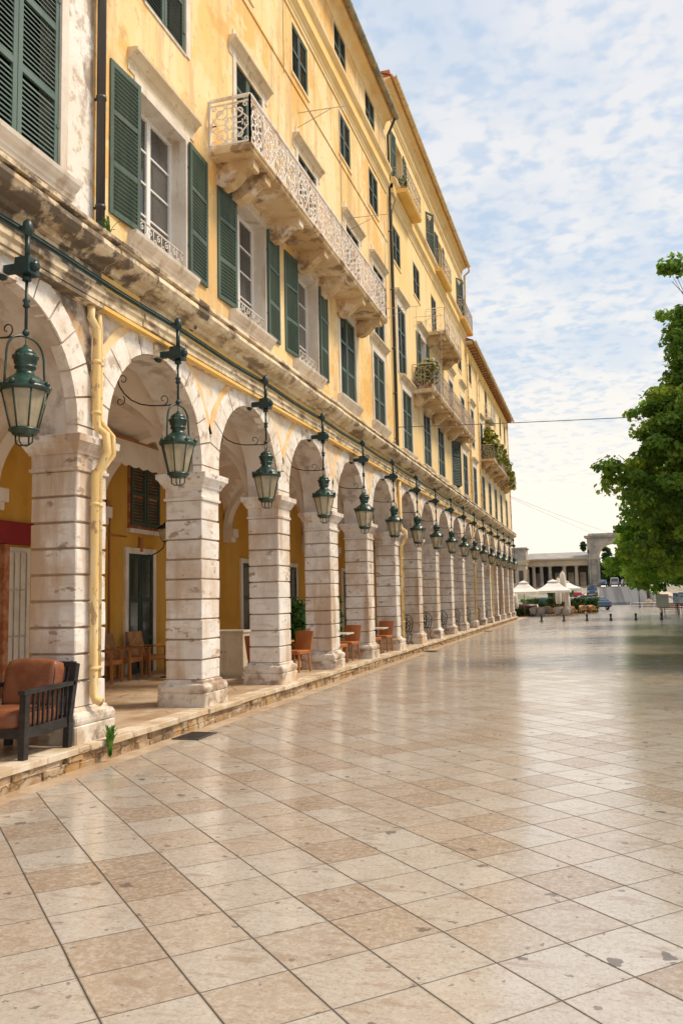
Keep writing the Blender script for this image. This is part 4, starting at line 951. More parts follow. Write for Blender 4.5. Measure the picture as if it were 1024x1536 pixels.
# ------------------------------------------------------------------ furniture
def armchair():
    # outdoor armchair facing -Y; street-side arm along Y
    r=empty('armchair',(-6.28,8.12,ZF),'black slatted wooden armchair with brown leather cushions on the kerb at the left edge','armchair')
    m=M(); W=.40
    for s in (-1,1):
        m.bar((s*W,-.42,0),(s*W,-.40,.68),.075,.075); m.bar((s*W,.36,0),(s*W,.38,.32),.075,.075)
        m.bar((s*W,.36,.30),(s*W,.50,.94),.07,.085,up=(1,0,0))
        m.bar((s*W,-.46,.70),(s*W,.45,.72),.085,.045); m.bar((s*W,-.41,.27),(s*W,.38,.29),.04,.11)
        for i in range(9):
            t=(i+.7)/9.6; y=-.40+.80*t; m.bar((s*W,y,.32),(s*W,y+.03*t,.69),.022,.022)
    m.bar((-W,.50,.93),(W,.50,.93),.06,.06); m.bar((-W,.37,.32),(W,.37,.32),.05,.08); m.bar((-W,-.41,.27),(W,-.41,.27),.05,.11)
    for i in range(7): x=-W+.1+i*.1; m.bar((x,.38,.34),(x,.50,.91),.03,.02)
    for i in range(6): y=-.34+i*.12; m.box(-W+.03,W-.03,y,y+.06,.285,.305)
    link('frame',m,r,mats=['blackwood'])
    def cush(cx,cy,cz,sx,sy,sz,rx,name,seed):
        import bmesh
        rr=random.Random(seed); bm=bmesh.new(); bmesh.ops.create_cube(bm,size=1); bmesh.ops.subdivide_edges(bm,edges=bm.edges[:],cuts=9,use_grid_fill=True)
        for v in bm.verts:
            x,y,z=v.co*2; 
            k=1.0-.05*(abs(x)**8+abs(z)**8)/2; puff=1+.18*(1-x*x)*(1-z*z) if sy<sz else 1
            px=x*sx/2*(1-.05*abs(z)**6*(1)); 
            e=5.0
            l=(abs(x)**e+abs(y)**e+abs(z)**e)**(1/e); q=1/l*.55+.45
            v.co=Vector((x*sx/2*q,y*sy/2*q*(1+.15*(1-x*x)*(1-z*z)),z*sz/2*q*(1+.10*(1-x*x)*(1-y*y))))
            v.co+=Vector((rr.uniform(-1,1),rr.uniform(-1,1),rr.uniform(-1,1)))*.0025
        me=bpy.data.meshes.new(name); bm.to_mesh(me); bm.free(); me.materials.append(MT['cushion'])
        for p in me.polygons: p.use_smooth=True
        o=link(name,me,r,(cx,cy,cz)); o.rotation_euler=(rx,0,0)
        e=5.0; pts=[]
        for q in range(40):
            a=2*PI*q/40; x,z=math.cos(a),math.sin(a); l=(abs(x)**e+abs(z)**e)**(1/e); x/=l; z/=l
            yy=.80; l2=(abs(x)**e+yy**e+abs(z)**e)**(1/e); qq=1/l2*.55+.45; f=-1 if sz>sx*.5 and sy<sz else 0
            if f: pts.append((x*sx/2*qq*1.003,-yy*sy/2*qq,z*sz/2*qq*1.003))
            else: pts.append((x*sx/2*qq*1.003,z*sy/2*qq*1.003,yy*sz/2*qq))
        mm_=M(); mm_.tube(pts,.006,5,closed=True); link('seam',mm_,o,mats=['brown_sofa'])
        return o
    cush(0,-.05,.40,.70,.78,.20,0,'seat_cushion',1); cush(0,.27,.73,.68,.22,.52,-.22,'back_cushion',2)
    return r
armchair()
def tub(name,label,group,x,y,rz,body,leg,z=ZF):
    pass
def cafe_chair():
    r=empty('upholstered_chair',(0,0,ZF),'','chair')
    m=M(); n=8; vs=[];fs=[]
    # padded seat
    m.stack([(.40,.215,.22),(.41,.23,.235),(.47,.235,.24),(.485,.225,.23),(.487,.1,.1)],ch=.04); link('seat',m,r,mats=['leather'])
    m=M(); N=9; vs=[];fs=[]
    for i in range(N+1):
        t=i/N
        for j in range(7):
            u=-1+2*j/6; wv=.205+.035*t; y=.215+.10*t-.045*u*u*(-1)-.02; z=.40+.50*t+(.012*(1-u*u) if i==N else 0)
            vs.append((u*wv,y+.0,z))
    o0=len(vs); vs+=[(x,y+.045,z) for x,y,z in vs]
    for i in range(N):
        for j in range(6):
            a=i*7+j; fs+=[(a,a+1,a+8,a+7),(o0+a,o0+a+7,o0+a+8,o0+a+1)]
    for j in range(6): a=N*7+j; fs.append((a,a+1,o0+a+1,o0+a)); fs.append((j,o0+j,o0+j+1,j+1))
    for i in range(N): a=i*7; fs.append((a,a+7,o0+a+7,o0+a)); a=i*7+6; fs.append((a,o0+a,o0+a+7,a+7))
    m.add(vs,fs); link('backrest',m,r,mats=['leather'])
    for sx in (-1,1):
        for sy in (-1,1):
            l=M(); l.bar((sx*.20,sy*.19,.41),(sx*.205,sy*(.20 if sy<0 else .27),0),.035,.035); link('leg',l,r,mats=['wood'])
    return r
def cafe_table():
    r=empty('cafe_table',(0,0,ZF),'','table')
    m=M(); m.stack([(.70,.31,.31),(.703,.33,.33),(.735,.335,.335),(.74,.32,.32)],ch=.015); link('table_top',m,r,mats=['woodtop'])
    m=M(); m.stack([(.03,.04,.04),(.70,.04,.04)],ch=.008); link('column',m,r,mats=['blackwood'])
    m=M(); m.box(-.26,.26,-.035,.035,0,.035); m.box(-.035,.035,-.26,.26,.001,.036); link('foot',m,r,mats=['iron'])
    return r
def placed(proto,used,loc,rz,label,group):
    o=proto if not used else copy_tree(proto,None)
    o.location=loc; o.rotation_euler=(0,0,rz); o['label']=label
    if group: o['group']=group
    return o
cc=cafe_chair(); GC='orange leather chairs under the arches'
spots=[(-6.55,18.05,-.25,'orange leather chair right of the wooden table between the third and fourth piers'),
 (-6.75,16.45,PI+.1,'orange leather chair half hidden behind the third pier, left of the wooden table'),
 (-6.35,20.45,PI-.15,'orange leather chair beside the fourth pier, left of the white topped table'),
 (-6.35,21.55,-.12,'orange leather chair facing the camera in the fourth arch behind the white topped table'),
 (-6.30,23.75,PI-.2,'orange leather chair with its back to the camera in the fifth arch'),
 (-6.25,24.95,-.1,'orange leather chair at the far side of the table in the fifth arch')]
for i,s in enumerate(spots): placed(cc,i>0,(s[0],s[1],ZF),s[2],s[3],GC)
ct=cafe_table(); GT='square café tables under the arches'
placed(ct,False,(-6.75,17.25,ZF),.0,'square orange wood café table in the third arch','café tables under the arches')
for x,y,l in ((-6.45,21.0,'square café table with a white top in the fourth arch'),(-6.35,24.4,'square café table with a pale top in the fifth arch')):
    o=placed(ct,True,(x,y,ZF),0,l,'café tables under the arches')
    for c in o.children:
        if c.name.startswith('table_top'): c.data=c.data.copy(); c.data.materials[0]=MT['marble']
# wooden armchairs deep in the arcade
def wood_armchair():
    r=empty('wooden_armchair',(0,0,ZF),'','armchair')
    m=M(); m.stack([(.36,.27,.27),(.38,.285,.285),(.45,.285,.285),(.46,.27,.27)],ch=.03); link('seat',m,r,mats=['wood'])
    m=M(); m.bar((-.0,.26,.40),(0,.42,.98),.50,.05,up=(0,1,0)); link('backrest',m,r,mats=['rattan'])
    for s in (-1,1):
        l=M(); l.bar((s*.29,-.27,0),(s*.29,-.26,.62),.045,.045); l.bar((s*.29,.30,0),(s*.29,.27,.62),.045,.045); l.bar((s*.29,-.30,.64),(s*.29,.33,.66),.06,.03); link('arm',l,r,mats=['wood'])
    return r
wa=wood_armchair(); GW='wooden armchairs by the inner wall'
for i,(x,y,rz,l) in enumerate([(-9.78,15.35,PI/2+.2,'leftmost of the wooden armchairs standing by the amber inner wall'),(-9.78,16.12,PI/2+.1,'second wooden armchair from the left by the amber inner wall'),(-9.68,16.95,PI/2-.15,'third wooden armchair from the left, in front of the dark green door'),(-9.3,17.75,.4,'rightmost wooden armchair behind the round pillar side of the table')]):
    if i==3: l='rightmost of the wooden armchairs, behind the inner table beside the second pier'
    placed(wa,i>0,(x,y,ZF),rz,l,GW)
placed(ct,True,(-8.85,16.55,ZF),.3,'dark wooden table among the wooden armchairs deep in the arcade','café tables under the arches')
placed(cc,True,(-8.1,16.35,ZF),1.9,'orange chair tucked in at the inner table, half hidden by the second pier',GC)
# blue patterned vase on the inner table
m=M(); m.lathe([(.05,0),(.09,.03),(.10,.10),(.06,.2),(.05,.24),(.075,.27),(.0,.27)],(-8.70,16.6,ZF+.741),16); tag(link('vase',m,None,mats=[pmat('blue_white_glaze',(.04,.10,.22),[((.7,.72,.7),14,.5,.56,2,I,.9)],.2)]),'small blue and white vase standing on the inner wooden table','vase')
# sideboard
r=empty('sideboard',(-7.62,16.75,ZF),'cream painted panelled sideboard cabinet behind the third pier','cabinet')
m=M(); m.box(-.43,.43,-.22,.22,.06,.96); m.box(-.40,.40,-.19,.19,0,.06); link('body',m,r,mats=['paint_cream'])
m=M(); m.box(-.46,.46,-.25,.25,.96,1.0,tp=.006); link('top',m,r,mats=['paint_cream'])
for a,b in ((-.40,-.012),(.012,.40)):
    m=M(); m.box(a,b,-.236,-.221,.10,.92); 
    for q in ((a+.06,b-.06,.16,.175),(a+.06,b-.06,.845,.86)): pass
    d=link('door',m,r,mats=['paint_cream']); m=M()
    for q in ((a+.06,b-.06,.16,.18),(a+.06,b-.06,.84,.86),(a+.06,a+.08,.18,.84),(b-.08,b-.06,.18,.84)): m.box(q[0],q[1],-.244,-.2355,q[2],q[3])
    link('moulding',m,d,mats=['lintel'])
    h=M(); hx=b-.03 if a<0 else a+.03; h.lathe([(.008,-.01),(.014,-.02),(.010,-.03)],(hx,-.236,.55),8,axis='y'); link('knob',h,d,mats=['iron'])
# hanging cable with hook in the second arch
m=M(); m.tube([(-8.6,17.6,5.35),(-8.6,17.6,2.2)],.012,5); m.tube([(-8.6+.10*math.sin(q*PI/6),17.6,2.08-.12*math.cos(q*PI/6)) for q in range(12)],.010,5,closed=True); m.box(-8.56,-8.50,17.57,17.63,1.85,2.15)
tag(link('hanging_cable',m,None,mats=['iron']),'black cable with a loop hanging from the vault in the second arch','cable')

# black cast iron chairs and tables further on
def iron_chair():
    r=empty('cast_iron_chair',(0,0,ZF),'','chair')
    m=M(); m.lathe([(.19,.43),(.205,.44),(.205,.465),(.18,.475),(0,.478)],(0,0,0),16); link('seat',m,r,mats=['iron'])
    m=M(); pts=[(-.19,.15,.44),(-.22,.20,.62),(-.23,.23,.82),(-.17,.25,.95),(-.06,.26,1.0),(.06,.26,1.0),(.17,.25,.95),(.23,.23,.82),(.22,.20,.62),(.19,.15,.44)]
    m.tube(pts,.017,6)
    for s in (-1,1):
        for q in range(3):
            c=.58+.14*q; m.tube([(s*.08+.06*math.cos(a*PI/6)*s,.19+.03*q,c+.07*math.sin(a*PI/6)) for a in range(12)],.010,4,closed=True)
    m.tube([(0,.17,.45),(0,.26,.99)],.016,5); m.tube([(-.21,.2,.72),(-.27,.05,.70),(-.24,-.1,.66),(-.19,-.12,.45)],.014,5); m.tube([(.21,.2,.72),(.27,.05,.70),(.24,-.1,.66),(.19,-.12,.45)],.014,5)
    link('backrest',m,r,mats=['iron'])
    for sx in (-1,1):
        for sy in (-1,1):
            l=M(); l.tube([(sx*.15,sy*.14,.44),(sx*.20,sy*.19,.30),(sx*.15,sy*.15,.14),(sx*.22,sy*.21,0)],.015,5); link('leg',l,r,mats=['iron'])
    return r
ic=iron_chair(); GI='black cast iron chairs under the far arches'; first=True
def iron_table():
    r=empty('bistro_table',(0,0,ZF),'','table')
    m=M(); m.lathe([(.30,.71),(.31,.715),(.31,.73),(.30,.74),(0,.741)],(0,0,0),24); link('table_top',m,r,mats=['marble'])
    m=M(); m.lathe([(.03,.03),(.05,.2),(.03,.35),(.045,.5),(.03,.71)],(0,0,0),12); link('column',m,r,mats=['iron'])
    m=M()
    for q in range(3): a=q*2*PI/3; m.tube([(0,0,.12),(.15*math.cos(a),.15*math.sin(a),.10),(.27*math.cos(a),.27*math.sin(a),.0)],.018,5)
    link('foot',m,r,mats=['iron']); return r
it=iron_table()
for k in range(5,14):
    c=(P(k)+P(k+1))/2+.2
    a=placed(ic,not first,(-6.35,c-.55,ZF),PI+.2,f'black cast iron chair on the near side of the marble table in the {ordn[k+1]} arch',GI)
    placed(ic,True,(-6.35,c+.6,ZF),-.15,f'black cast iron chair on the far side of the marble table in the {ordn[k+1]} arch',GI)
    placed(it,not first,(-6.5,c+.02,ZF),0,f'round marble topped bistro table in the {ordn[k+1]} arch','marble topped bistro tables')
    first=False

# ------------------------------------------------------------------ plants
def leaves(name,clusters,n,size,mat,seed,parent=None,flat=.6,up=.5,loc=(0,0,0),droop=0.,lo=0,hi=1):
    """clusters: list of (x,y,z,radius) -> one mesh of kite-shaped leaves with a per-face tone attribute"""
    g=np.random.default_rng(seed); C=np.array(clusters); N=len(C)*n
    idx=np.repeat(np.arange(len(C)),n)
    d=g.normal(size=(N,3)); d/=np.linalg.norm(d,axis=1)[:,None]; rr=g.random(N)**.45
    p=C[idx,:3]+d*(rr*C[idx,3])[:,None]*np.array([1,1,flat])
    nrm=d*.9+g.normal(size=(N,3))*.55+np.array([0,0,up]); nrm/=np.linalg.norm(nrm,axis=1)[:,None]
    a=g.normal(size=(N,3))+np.array([0,0,-droop]); t=a-nrm*(a*nrm).sum(1)[:,None]; t/=np.linalg.norm(t,axis=1)[:,None]; b=np.cross(nrm,t)
    s=size*(.65+.7*g.random(N))[:,None]; w=s*.34
    v=np.empty((N,4,3)); v[:,0]=p-t*s*.5; v[:,1]=p+b*w-t*s*.05+nrm*s*.08; v[:,2]=p+t*s*.5; v[:,3]=p-b*w-t*s*.05+nrm*s*.08
    me=bpy.data.meshes.new(name); me.vertices.add(N*4); me.vertices.foreach_set('co',v.reshape(-1)); me.loops.add(N*4); me.loops.foreach_set('vertex_index',np.arange(N*4,dtype=np.int32))
    me.polygons.add(N); me.polygons.foreach_set('loop_start',np.arange(0,N*4,4,dtype=np.int32)); me.polygons.foreach_set('loop_total',np.full(N,4,dtype=np.int32)); me.update()
    tone=np.clip(lo+(hi-lo)*(.42*g.random(N)+.58*np.repeat(g.random(len(C)),n)),0,1)
    at=me.attributes.new('leaf','FLOAT','FACE'); at.data.foreach_set('value',tone.astype(np.float32))
    me.materials.append(MT[mat] if isinstance(mat,str) else mat)
    o=bpy.data.objects.new(name,me); COL.objects.link(o); o.parent=parent; o.location=loc; return o
def tree(name,x,y,z0,lobes,trunk_h,trunk_r,mat,label,cat='tree',seed=1,ncl=300,per=60,size=.2,crad=.5,group='trees along the right side of the square',lo=0,hi=1,shell=.72):
    r=empty(name,(x,y,z0),label,cat,group); g=random.Random(seed); cl=[]
    tot=sum(l[3]*l[4]*l[5] for l in lobes)
    for cx,cy,cz,rx,ry,rz in lobes:
        k=max(6,int(ncl*(rx*ry*rz)/tot))
        for i in range(k):
            while True:
                d=Vector((g.gauss(0,1),g.gauss(0,1),g.gauss(0,1)))
                if d.length>.1: break
            d.normalize(); q=g.uniform(shell,1.04)
            cl.append((cx+d.x*rx*q,cy+d.y*ry*q,cz+d.z*rz*q,crad*g.uniform(.6,1.25)))
    m=M(); pts=[(0,0,-.1),(.03,.02,trunk_h*.3),(-.05,.05,trunk_h*.7),(.05,0,trunk_h),(.1,.05,trunk_h*1.6)]
    m.tube(pts,[trunk_r*1.35,trunk_r,trunk_r*.85,trunk_r*.7,trunk_r*.3],10)
    for cx,cy,cz,rx,ry,rz in lobes:
        a=Vector((.0,.0,trunk_h*g.uniform(.7,1.05))); b=Vector((cx,cy,cz)); mid=a.lerp(b,.5)+Vector((0,0,.3)); 
        q_=min(1,rz/1.6); m.tube([a,mid,b],[trunk_r*.5*q_,trunk_r*.30*q_,trunk_r*.08*q_],6)
        for _ in range(5):
            d=Vector((g.uniform(-1,1)*rx,g.uniform(-1,1)*ry,g.uniform(-.8,.9)*rz))*.8; m.tube([mid.lerp(b,.6),b+d*.5,b+d],[trunk_r*.14*q_,trunk_r*.08*q_,.008],5)
    link('trunk',m,r,mats=['bark'])
    leaves('crown',cl,per,size,mat,seed,r,flat=.62,up=.6,droop=.5,lo=lo,hi=hi)
    return r
tree('broadleaf_tree',5.7,26.0,0,[(-2.2,.3,5.3,2.3,2.8,2.6),(-4.2,0,5.35,1.25,1.4,.95),(-4.75,-.2,5.6,.6,.6,.35),(-3.0,0,7.2,1.4,1.8,1.2),(-3.9,0,7.0,.8,.9,.5),(-2.0,.5,8.8,1.6,1.8,1.4),(-3.2,.2,8.6,.8,.9,.5),(-3.05,-.2,11.4,.35,.4,.2),(-2.5,0,10.3,.9,.9,.9),(-2.9,0,9.6,.6,.6,.4),(-3.4,1.2,3.2,1.4,1.6,.9),(-3.7,-.6,6.2,1.0,1.2,.6),(1.0,0,6.6,3.2,3.2,3.2),(-1.2,-1.5,3.6,2.0,2.0,1.3)],2.6,.26,'leaf','large near tree whose boughs hang in from the right edge',seed=11,ncl=1150,per=84,size=.165,crad=.36,shell=.45)
tree('broadleaf_tree',6.4,37.0,0,[(-2.0,0,4.8,3.2,3.2,2.4),(-3.6,-.6,4.6,1.9,2.1,1.7),(-3.0,0,6.9,2.1,2.3,1.7),(-1,0,8.6,2.6,3,2.0),(1.5,0,6,3,3,3),(-3.9,0,3.1,1.9,1.8,1.0),(-3.3,.3,9.4,1.2,1.4,.9)],2.4,.24,'leaf_light','second tree with lighter leaves behind the large near tree',seed=12,ncl=800,per=64,size=.21,crad=.5,shell=.6)
tree('broadleaf_tree',7.6,50.0,0,[(-2,0,4.4,3.4,3.6,2.2),(-4.2,0,4.5,2.0,2.2,1.6),(-1,0,7.4,3.2,3.2,2.2),(-3.2,0,7.6,2.0,2.2,1.5),(1.5,0,5,3,3,3),(-4.8,0,2.9,1.3,1.3,.8)],2.2,.24,'leaf','third tree of the row, reaching down towards the grey sign board',seed=13,ncl=500,per=50,size=.28,crad=.6)
tree('broadleaf_tree',8.0,64.0,0,[(-2,0,4.6,3.6,3.8,2.3),(-4.5,0,5.0,1.9,2.2,1.7),(-2,0,7.4,3.,3.,2.0),(1.5,0,5,3,3,3),(-4.3,0,3.0,1.7,1.8,1.0)],2.2,.24,'leaf_light','farthest tree of the row, its loose light crown beside the stone arch',seed=14,ncl=460,per=46,size=.33,crad=.7,lo=.1)
tree('broadleaf_tree',10.5,18,0,[(0,0,6,3.6,3.6,3.2),(-1.5,1,8.5,2,2,1.5)],2.6,.26,'leaf','tree just outside the right edge reflected in the paving',seed=15,ncl=320,per=50,size=.26,crad=.6)
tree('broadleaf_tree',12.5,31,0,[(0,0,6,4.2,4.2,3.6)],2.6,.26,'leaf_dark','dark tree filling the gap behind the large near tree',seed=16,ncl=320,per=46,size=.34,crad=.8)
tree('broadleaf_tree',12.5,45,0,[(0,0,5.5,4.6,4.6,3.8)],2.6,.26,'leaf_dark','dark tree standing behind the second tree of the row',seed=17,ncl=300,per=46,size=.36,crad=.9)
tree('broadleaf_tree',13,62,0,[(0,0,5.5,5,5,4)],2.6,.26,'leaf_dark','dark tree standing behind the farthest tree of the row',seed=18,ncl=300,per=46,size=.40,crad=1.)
for i_,(x_,y_,l_) in enumerate([(9.6,33,'filler tree added for shade between the first and second trees of the row'),(10.2,44,'set back tree added for shade between the second and third trees of the row'),(10.4,57,'set back tree added for shade between the third and farthest trees of the row'),(10.8,72,'set back tree added for shade beyond the farthest tree of the row')]):
    tree('broadleaf_tree',x_,y_,0,[(0,0,5.6,3.8,4.4,3.6)],2.4,.24,'leaf_dark',l_.replace('filler ','dense dark '),seed=80+i_,ncl=220,per=46,size=.36,crad=.85)  # trees added out of view so their shade closes over the paving
# far trees
def simple_tree(name,x,y,lobes,h,label,mat='leaf_dark',seed=3,ncl=120,per=36,size=.6,crad=1.1,cat='tree',group='trees beyond the palace'):
    return tree(name,x,y,rise(y),lobes,h,.28,mat,label,cat,seed,ncl,per,size,crad,group)
simple_tree('cypress_tree',2.9,205,[(0,0,4.3,1.3,1.3,4.0),(0,0,7.5,.8,.8,2.4)],1.2,'dark narrow cypress seen through the stone arch',seed=21,size=.5,crad=.6,cat='cypress')
simple_tree('round_tree',-.6,215,[(0,0,4,3,3,3)],2,'dark round tree left of the cypress beyond the arch',seed=22)
simple_tree('round_tree',7.4,210,[(0,0,3.2,3.5,3,2.6)],2,'low dark tree right of the cypress beyond the arch',seed=23)
simple_tree('round_tree',13.5,215,[(0,0,4.5,5,4,4)],2,'broad dark tree behind the white van',seed=24)
simple_tree('roof_tree',-2.0,182,[(0,0,8.7,.5,.5,1.0)],6,'small dark treetop peeping over the palace roof left of the arch',seed=25,crad=.35,size=.3,ncl=50)
simple_tree('slender_tree',7.6,135,[(0,0,6.5,2.6,2.4,3.0),(-2.2,0,5.0,1.5,1.5,1.4),(-1,0,9.2,1.6,1.6,1.3)],2.2,'loose airy tree in front of the stone arch',mat='leaf_light',seed=26,ncl=120,per=24,size=.42,crad=.8)
simple_tree('broadleaf_tree',16,120,[(0,0,6,7,6,4.2)],3,'broad tree at the back right of the square',mat='leaf',seed=27,ncl=200,size=.7,crad=1.5)
simple_tree('broadleaf_tree',14,85,[(0,0,5.4,5,5,3.8)],3,'tree behind the sign boards',mat='leaf',seed=28,ncl=220,size=.5,crad=1.2)
# fern and weeds
def fern(x,y,z,h,label,seed,n=26,spread=.16,mat='leafplant',out=1):
    g=random.Random(seed); m=M()
    for i in range(n):
        a=g.uniform(0,2*PI); L=h*g.uniform(.55,1.); sp=spread*g.uniform(.3,1); px,py=math.cos(a)*sp,math.sin(a)*sp
        pts=[(0,0,0),(px*.35,py*.35,L*.45),(px*.8,py*.8,L*.8),(px*1.25,py*1.25,L*.92)]
        for q in range(len(pts)-1):
            A=Vector(pts[q]);B_=Vector(pts[q+1]); d=(B_-A); s=d.cross(Vector((0,0,1))); s=(s.normalized() if s.length>1e-5 else Vector((1,0,0)))
            for t in range(8):
                c=A+d*(t/8); l=.016*(1.2-.25*q)*(h/.4+.4); 
                for e in (-1,1): m.add([c,c+s*e*l+d.normalized()*l*.8+Vector((0,0,.006)),c+s*e*l*.5+d.normalized()*l*1.3],[(0,1,2)])
            m.bar(A,B_,.003)
    o=link('weed',m,None,(x,y,z),mats=[mat],fix=False); tag(o,label,'weed'); return o
fern(-5.66,9.02,.05,.40,'green feathery weed growing at the foot of the first pier beside the yellow pipes',5,n=44,spread=.075,mat='weed')
fern(-5.62,8.86,6.5,.22,'small green weed sprouting on the black stained cornice under the dark drain pipe',6,n=16,spread=.14)
fern(-5.66,24.6,6.5,.14,'tiny tuft of weed on the cornice below the fifth first-floor window',8,n=8,spread=.08)
# potted plant behind the arches
def potplant(x,y,z,pr,ph,ch,cr,label,mat='leafplant',seed=1,group=None,n=26,per=26,size=.16,potmat='pot'):
    r=empty('potted_plant',(x,y,z),label,'potted plant',group)
    m=M(); m.lathe([(pr*.72,0),(pr*.95,ph*.8),(pr*1.05,ph*.82),(pr*1.05,ph),(pr*.9,ph),(0,ph*.93)],(0,0,0),16); link('pot',m,r,mats=[potmat])
    g=random.Random(seed); cl=[(g.uniform(-1,1)*cr,g.uniform(-1,1)*cr,ph+.05+ch*g.random(),.16+.06*g.random()) for _ in range(n)]
    leaves('foliage',cl,per,size,mat,seed,r,flat=1,up=.2)
    return r
potplant(-8.0,22.2,ZF,.24,.42,1.1,.22,'tall leafy plant in a terracotta pot inside the third arch',seed=41,n=34)
potplant(-8.3,26.2,ZF,.22,.40,1.2,.25,'dark leafy pot plant deep inside the fourth arch',seed=42,n=34)
potplant(-5.5,29.75,9.39,.17,.32,.65,.25,'bushy yellow green pot plant at the near corner of the six bracket balcony',mat='leafyellow',seed=43,n=26,per=40,size=.13)
potplant(-5.8,30.3,9.39,.2,.42,.42,.2,'smaller pot plant beside the yellow green one on the same balcony',mat='leafyellow',seed=44,n=14,potmat='lintel')
potplant(-5.75,27.3,15.85,.12,.22,.3,.12,'small flower pot on the near top floor balcony',seed=45,n=8,size=.1)
# climbing plants over the far balcony
r=empty('climbing_plant',(-5.4,48.6,9.72),'tall yellow green climbing plant rising from the near end of the far balcony','climbing plant')
g=random.Random(9); leaves('foliage',[(g.uniform(-.35,.15),g.uniform(0,3.0),g.uniform(.2,1.7),.3) for _ in range(48)],40,.24,'leafyellow',51,r,flat=1,up=.1)
m=M(); m.tube([(0,.3,0),(.05,.5,1.0),(0,.8,1.9)],.03,5); m.tube([(0,1.6,0),(.0,1.9,1.5)],.03,5); link('stem',m,r,mats=['bark'])
r=empty('hanging_creeper',(-5.22,52.0,9.72),'green creeper spilling over the railing of the far balcony','climbing plant')
leaves('foliage',[(g.uniform(-.25,.25)+.0,t*7.0+g.uniform(-.3,.3),1.1-1.3*t+g.uniform(-.25,.25),.20) for t in [i/50 for i in range(50)]],24,.17,'leafyellow',52,r,flat=1,up=.1)
m=M(); m.tube([(0,-.2,0),(.0,.6,1.4),(.05,4,.9),(.05,8,-.5)],.025,5); link('stem',m,r,mats=['bark'])
# laundry hanger frames and small fittings
m=M(); m.tube([(0,0,0),(1.15,0,-.05)],.010,5); m.tube([(0,0,-.35),(.8,0,-.05)],.008,4); m.tube([(1.0,0,-.05),(1.0,0,-3.1)],.009,4)
lf=link('awning_bracket',m,None,(XW,17.2,13.0),mats=['iron_grey']); tag(lf,'thin iron awning arm and pole above the second balcony door','bracket','iron arms sticking out of the facade')
for y,z,l in ((13.6,14.6,'thin iron arm and pole above the first balcony door'),(21.3,12.3,'thin iron arm sticking out beside the third balcony door'),(25.4,11.1,'thin iron arm next to the dark drain pipe at the balcony end'),(30.0,12.3,'thin iron awning arm above the planted balcony')):
    c=lf.copy(); COL.objects.link(c); c.location=(XW,y,z); c['label']=l
# wires
def wire(a,b,sag,r,label):
    m=M(); a=Vector(a);b=Vector(b); m.tube([a.lerp(b,t/16)-Vector((0,0,sag*4*(t/16)*(1-t/16))) for t in range(17)],r,4); tag(link('overhead_wire',m,None,mats=['wire']),label,'wire')
wire((-6.0,26.4,7.42),(12,29.5,7.6),.10,.014,'single overhead wire crossing the street from the facade to the trees')
wire((-5.9,63.5,9.3),(9,80,4.6),.3,.009,'upper of two thin wires running from the end of the building to the right')
wire((-5.9,63.5,9.2),(9,76,3.2),.3,.008,'lower of two thin wires running from the end of the building to the right')
wire((-6,27,5.0),(-.0,28,5.),.1,.01,'') if False else None

# ------------------------------------------------------------------ café terrace at the end of the square
def parasol(x,y,s,zb,zp,label,z=0,n=0):
    r=empty('parasol',(x,y,z),label,'parasol','white café parasols')
    m=M(); m.tube([(0,0,0),(0,0,zp-.05)],.03,8); m.stack([(0,.3,.3),(.06,.28,.28)],ch=.03); link('pole',m,r,mats=['wood'])
    m=M(); h=s/2; vent=.24; zt=zb+(zp-zb)*.80
    ring=[(-h,-h),(0,-h*1.0),(h,-h),(h*1.0,0),(h,h),(0,h),(-h,h),(-h,0)]
    def rg(f,z,sag=0): return [(a*f,b*f,z-(sag if i%2 else 0)) for i,(a,b) in enumerate(ring)]
    vs=rg(1,zb-.18)+rg(1,zb)+rg(.6,zb+(zt-zb)*.42,.04)+rg(vent,zt-.02,.01); fs=[]
    for q in range(3):
        for i in range(8): j=(i+1)%8; fs.append((q*8+i,q*8+j,q*8+8+j,q*8+8+i))
    m.add(vs,fs); vs=rg(vent*1.3,zt-.04)+rg(vent*1.3,zt+.03)+rg(.02,zp); m.add(vs,[(q*8+i,q*8+(i+1)%8,q*8+8+(i+1)%8,q*8+8+i) for q in (0,1) for i in range(8)])
    link('canopy',m,r,mats=['white_canvas'],fix=False)
    m=M(); m.lathe([(.03,0),(.045,.04),(.02,.10),(.0,.14)],(0,0,zp-.02),8); link('finial',m,r,mats=['wood'])
    m=M()
    for i in range(8): a,b=ring[i]; m.tube([(0,0,zt-.06),(a*.98,b*.98,zb-.02)],.012,4)
    link('ribs',m,r,mats=['wood']); return r
parasol(-3.45,74,2.85,2.15,3.10,'white café parasol in the middle, its wooden pole in full view')
parasol(-5.85,73.0,2.4,2.10,3.05,'white café parasol at the left, next to the end of the arcade')
parasol(-2.9,82,3.4,2.35,3.15,'white café parasol farthest back, right of the furled beige one')
parasol(-7.7,69.5,2.6,1.95,2.75,'cream café parasol mostly hidden behind the last pier')
